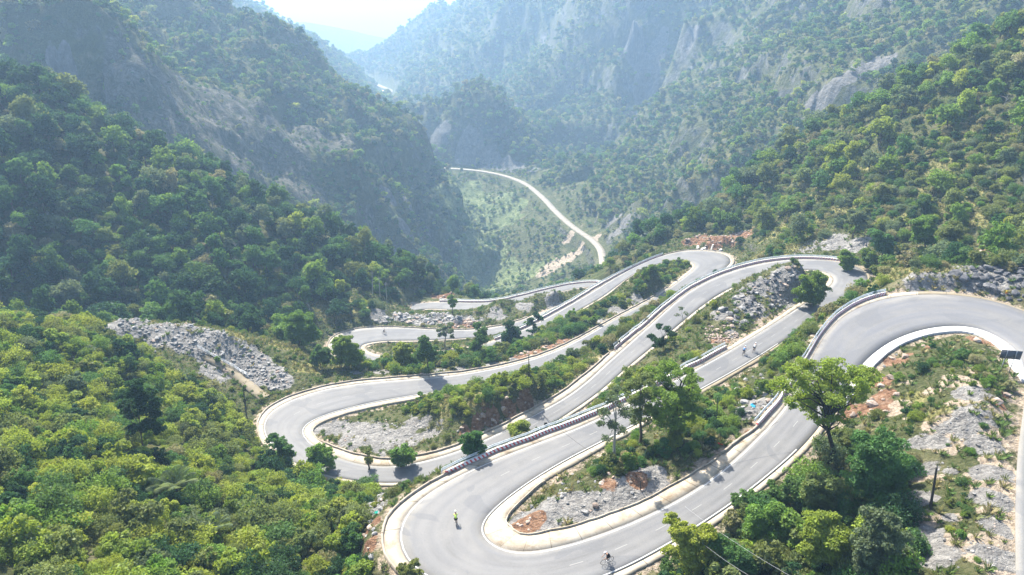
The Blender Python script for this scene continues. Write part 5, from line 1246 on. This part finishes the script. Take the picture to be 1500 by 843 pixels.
def cyclist(u_, v_, heading, jersey, helmet, lab_p, lab_b, frame_col, lean=0.0, sc_=1.12):
    b0 = hit(u_, v_); k = int(np.argmin(np.hypot(RC[:, 0] - b0[0], RC[:, 1] - b0[1]))); b0[2] = RC[k, 2] + .01
    mf = mat('bike_frame', frame_col, .35, .2, .5); mj = mat('jersey', jersey, .7); mh = mat('helmet', helmet, .35)
    B = empty('bicycle', tuple(b0), heading, label=lab_b, cat='bicycle'); B.scale = (sc_,) * 3
    for wx in (-.5, .5):
        w_ = part('wheel', torus(.31, .012), M_rim, B, (wx, 0, .34)); part('tyre', torus(.335, .022), M_tyre, w_)
        sp = [tube([(0, 0, 0), (math.cos(a) * .31, 0, math.sin(a) * .31)], [.004, .004], 3) for a in np.linspace(0, 6.283, 15)[:-1]]; part('spokes', join(sp), M_rim, w_)
        part('hub', tube([(0, -.05, 0), (0, .05, 0)], [.03, .03], 8), M_rim, w_)
    fr = [((-.5, 0, .34), (-.12, 0, .30)), ((-.12, 0, .30), (-.22, 0, .86)), ((-.22, 0, .82), (.36, 0, .84)), ((-.12, 0, .30), (.38, 0, .74)), ((-.5, 0, .34), (-.21, 0, .80)), ((.36, 0, .86), (.40, 0, .68)), ((.40, 0, .68), (.5, 0, .34))]
    part('frame', join([tube([a, c_], [.02, .02], 6) for a, c_ in fr]), mf, B)
    part('handlebar', tube([(.56, -.21, .78), (.60, -.21, .90), (.50, -.21, .93), (.42, 0, .94), (.50, .21, .93), (.60, .21, .90), (.56, .21, .78)], [.015] * 7, 6), M_tyre, B)
    part('saddle', tube([(-.34, 0, .93), (-.22, 0, .94), (-.06, 0, .93)], [.075, .055, .02], 8), M_tyre, B)
    cr = part('crank', tube([(-.12, -.09, .13), (-.12, -.09, .30), (-.12, .09, .30), (-.12, .09, .47)], [.015] * 4, 5), M_rim, B)
    for s_, z_ in ((-1, .13), (1, .47)): part('pedal', box(.1, .09, .025, (-.12, s_ * .13, z_)), M_tyre, cr)
    P_ = empty('person', tuple(b0), heading, label=lab_p, cat='person'); P_.scale = (sc_,) * 3
    J = [((-.22, 0, 1.00), .13, .15), ((-.10, 0, 1.14), .12, .13), ((.06, 0, 1.29), .14, .16), ((.18, 0, 1.40), .11, .15), ((.26, 0, 1.47), .055), ((.31, 0, 1.56), .085), ((.34, 0, 1.66), .09)]
    E_ = [(0, 1), (1, 2), (2, 3), (3, 4), (4, 5), (5, 6)]
    for s_ in (-1, 1):
        n_ = len(J); J += [((.17, s_ * .17, 1.37), .058), ((.30, s_ * .21, 1.14), .045), ((.48, s_ * .215, .99), .03), ((.53, s_ * .215, .96), .034)]; E_ += [(3, n_), (n_, n_ + 1), (n_ + 1, n_ + 2), (n_ + 2, n_ + 3)]
        for f_ in range(4):
            q_ = len(J); yy = s_ * (.19 + .017 * f_); J += [((.57, yy, .965 + .004 * f_), .0095), ((.60 + .003 * (f_ % 2), yy, .945), .009), ((.595, yy, .915), .008)]; E_ += [(n_ + 3, q_), (q_, q_ + 1), (q_ + 1, q_ + 2)]
        q_ = len(J); J += [((.53, s_ * .185, .94), .010), ((.56, s_ * .175, .915), .009)]; E_ += [(n_ + 3, q_), (q_, q_ + 1)]
        kz = .62 if s_ < 0 else .80; fz = .17 if s_ < 0 else .51; kx = .10 if s_ < 0 else .20
        n_ = len(J); J += [((-.18, s_ * .09, .95), .10), ((kx - .08, s_ * .11, (kz + .95) / 2), .085), ((kx, s_ * .11, kz), .06), ((kx - .13, s_ * .12, (kz + fz) / 2 + .03), .055), ((-.17, s_ * .12, fz + .06), .036), ((-.05, s_ * .13, fz), .035)]
        E_ += [(0, n_), (n_, n_ + 1), (n_ + 1, n_ + 2), (n_ + 2, n_ + 3), (n_ + 3, n_ + 4), (n_ + 4, n_ + 5)]
    skin_obj('body', J, E_, M_skin, P_)
    Jj = [((-.23, 0, 1.01), .15, .17), ((-.10, 0, 1.15), .145, .155), ((.06, 0, 1.30), .16, .18), ((.19, 0, 1.41), .12, .165)]; Ej = [(0, 1), (1, 2), (2, 3)]
    for s_ in (-1, 1): n_ = len(Jj); Jj += [((.17, s_ * .18, 1.37), .075), ((.25, s_ * .205, 1.23), .065)]; Ej += [(3, n_), (n_, n_ + 1)]
    skin_obj('jersey', Jj, Ej, mj, P_)
    Js = [((-.24, 0, 1.01), .14, .165)]; Es = []
    for s_ in (-1, 1):
        kz = .62 if s_ < 0 else .80; kx = .10 if s_ < 0 else .20
        n_ = len(Js); Js += [((-.18, s_ * .095, .95), .115), ((kx - .08, s_ * .11, (kz + .95) / 2), .10), ((kx - .03, s_ * .11, kz + .06), .075)]; Es += [(0, n_), (n_, n_ + 1), (n_ + 1, n_ + 2)]
    skin_obj('shorts', Js, Es, M_black, P_)
    bm_ = bmesh.new(); bmesh.ops.create_uvsphere(bm_, u_segments=14, v_segments=8, radius=1)
    for q_ in bm_.verts: q_.co = Vector((q_.co.x * .15, q_.co.y * .105, max(q_.co.z, -.15) * .11))
    me_ = bpy.data.meshes.new('helmet'); bm_.to_mesh(me_); bm_.free(); me_.materials.append(mh); hp = link(bpy.data.objects.new('helmet', me_), P_); hp.location = (.345, 0, 1.70); hp.rotation_euler = (0, .25, 0)
    part('nose', box(.03, .025, .035, (.44, 0, 1.615)), M_skin, P_)
    for s_, fz in ((-1, .17), (1, .51)): part('shoe', tube([(-.20, s_ * .125, fz + .01), (-.10, s_ * .13, fz - .02), (.03, s_ * .13, fz - .025)], [.045, .05, .03], 7), M_shoe, P_)
def head(a, b_):
    p, q_ = hit(*a), hit(*b_); return math.atan2(q_[1] - p[1], q_[0] - p[0])
cyclist(889, 827, head((896, 823), (882, 829)), (.015, .015, .02), (.85, .85, .85), 'crouched rider in black with a white helmet near the bottom edge', 'bicycle ridden by the person in black at the bottom of the lowest near bend', (.5, .5, .52))
cyclist(668, 769, head((669, 780), (667, 758)), (.55, .75, .12), (.8, .85, .7), 'rider in a yellow green jersey in the middle of the bottom hairpin', 'bicycle under the yellow green rider on the bottom hairpin', (.05, .05, .05))
cyclist(1089, 521, head((1080, 528), (1098, 512)), (.10, .30, .75), (.6, .75, .9), 'rider in a bright blue jersey on the lane below the mound', 'bicycle under the blue rider below the mound', (.1, .1, .12))
cyclist(1104, 517, head((1095, 524), (1113, 508)), (.8, .8, .85), (.85, .85, .9), 'rider in a white jersey right of the blue rider', 'bicycle under the white rider below the mound', (.2, .2, .22))
cyclist(563, 490, head((550, 488), (576, 493)), (.12, .12, .14), (.3, .3, .3), 'distant rider in dark clothes on the lower left hairpin', 'bicycle under the distant dark rider on the lower left hairpin', (.1, .1, .1))

# ------------------------------------------------------------------ labels that single out each tree, shrub and boulder
LAND = [((262,715), 'the feathery palm'), ((208,590), 'the dark trunked tree'), ((362,590), 'the bare snag'), ((250,490), 'the rubble heap'), ((420,650), 'the left hairpin'), ((545,740), 'the guardrail start'),
  ((60,480), 'the spur crest'), ((60,640), 'the left frame edge'), ((90,800), 'the lower left corner'), ((420,800), 'the near thicket edge'), ((1208,600), 'the twisting tree'), ((985,590), 'the dense dark tree'), ((1110,580), 'the rocky bank'),
  ((1368,715), 'the leaning pole'), ((1471,522), 'the chevron board'), ((1120,430), 'the rocky mound'), ((1190,425), 'the mound end tree'), ((970,492), 'the big leaved bush'), ((751,490), 'the cone shaped tree'), ((1470,410), 'the dark rock cut'),
  ((1050,350), 'the red rock cut'), ((600,468), 'the boulder field'), ((650,610), 'the gravel island'), ((550,415), 'the pale poles'), ((1240,110), 'the pale cliff'), ((1225,230), 'the vivid tree'), ((1400,40), 'the mountain track'),
  ((30,140), 'the hill shoulder'), ((180,220), 'the scar foot'), ((330,270), 'the hill crest'), ((560,380), 'the gorge end'), ((150,350), 'the dark hillside hollow'), ((350,400), 'the dark hill foot'), ((0,300), 'the far left edge'), ((1500,200), 'the far right edge'), ((1380,300), 'the hillside terrace'),
  ((1070,490), 'the pinkish heap'), ((820,740), 'the stony island tip'), ((1240,780), 'the lower right thicket'), ((760,455), 'the low rock ridge'), ((960,400), 'the hillock')]
WAYS = ['right of', 'below and right of', 'below', 'below and left of', 'left of', 'above and left of', 'above', 'above and right of']
ORD = ['nearest', 'second nearest', 'third nearest', 'fourth nearest', 'fifth nearest', 'sixth nearest', 'seventh nearest', 'eighth nearest', 'ninth nearest', 'tenth nearest', 'eleventh nearest', 'twelfth nearest', 'thirteenth nearest', 'fourteenth nearest', 'fifteenth nearest', 'sixteenth nearest'] + ['farther'] * 300
byp = {}
for o, desc, noun, u_, v_, cat_ in NAMED:
    j = min(range(len(LAND)), key=lambda q_: (LAND[q_][0][0] - u_) ** 2 + ((LAND[q_][0][1] - v_) * 1.2) ** 2)
    du_, dv_ = u_ - LAND[j][0][0], v_ - LAND[j][0][1]
    way = 'beside' if math.hypot(du_, dv_) < 14 else WAYS[int(round(math.atan2(dv_, du_) / (math.pi / 4))) % 8]
    o['category'] = cat_; o['group'] = '%ss around %s' % (noun, LAND[j][1]); byp.setdefault((desc, noun, '%s %s' % (way, LAND[j][1])), []).append((-v_, o))
for (desc, noun, pl_), L_ in byp.items():
    L_.sort(key=lambda q_: q_[0])
    for i, (_, o) in enumerate(L_):
        o['label'] = '%s %s %s' % (desc, noun, pl_) if len(L_) == 1 else '%s %s %s %s' % (ORD[i].replace(' ', '-'), desc, noun, pl_) if len(L_) < 3 else '%s of the %s %ss %s' % (ORD[i], desc, noun, pl_)


# ------------------------------------------------------------------ haze
bm = bmesh.new(); bmesh.ops.create_cube(bm, size=1.0)
me = bpy.data.meshes.new('haze'); bm.to_mesh(me); bm.free()
hz = obj('haze', me, kind='stuff', label='pale blue haze filling the gorge and the far valley')
zmin = float(TZ.min()) - 3; zmax = float(max(TZ.max(), 0)) + 25
hz.scale = (26000, 15000, zmax - zmin); hz.location = (0, 7000, (zmax + zmin) / 2)
hm = bpy.data.materials.new('haze_air'); hm.use_nodes = True
for nd_ in list(hm.node_tree.nodes): hm.node_tree.nodes.remove(nd_)
ho = hm.node_tree.nodes.new('ShaderNodeOutputMaterial'); pv = hm.node_tree.nodes.new('ShaderNodeVolumePrincipled')
pv.inputs['Color'].default_value = (.46, .70, 1.0, 1); pv.inputs['Density'].default_value = HAZE_DENSITY; pv.inputs['Anisotropy'].default_value = .25
hm.node_tree.links.new(pv.outputs[0], ho.inputs['Volume']); me.materials.append(hm)
print('objects', len(bpy.data.objects), 'zmax', zmax)
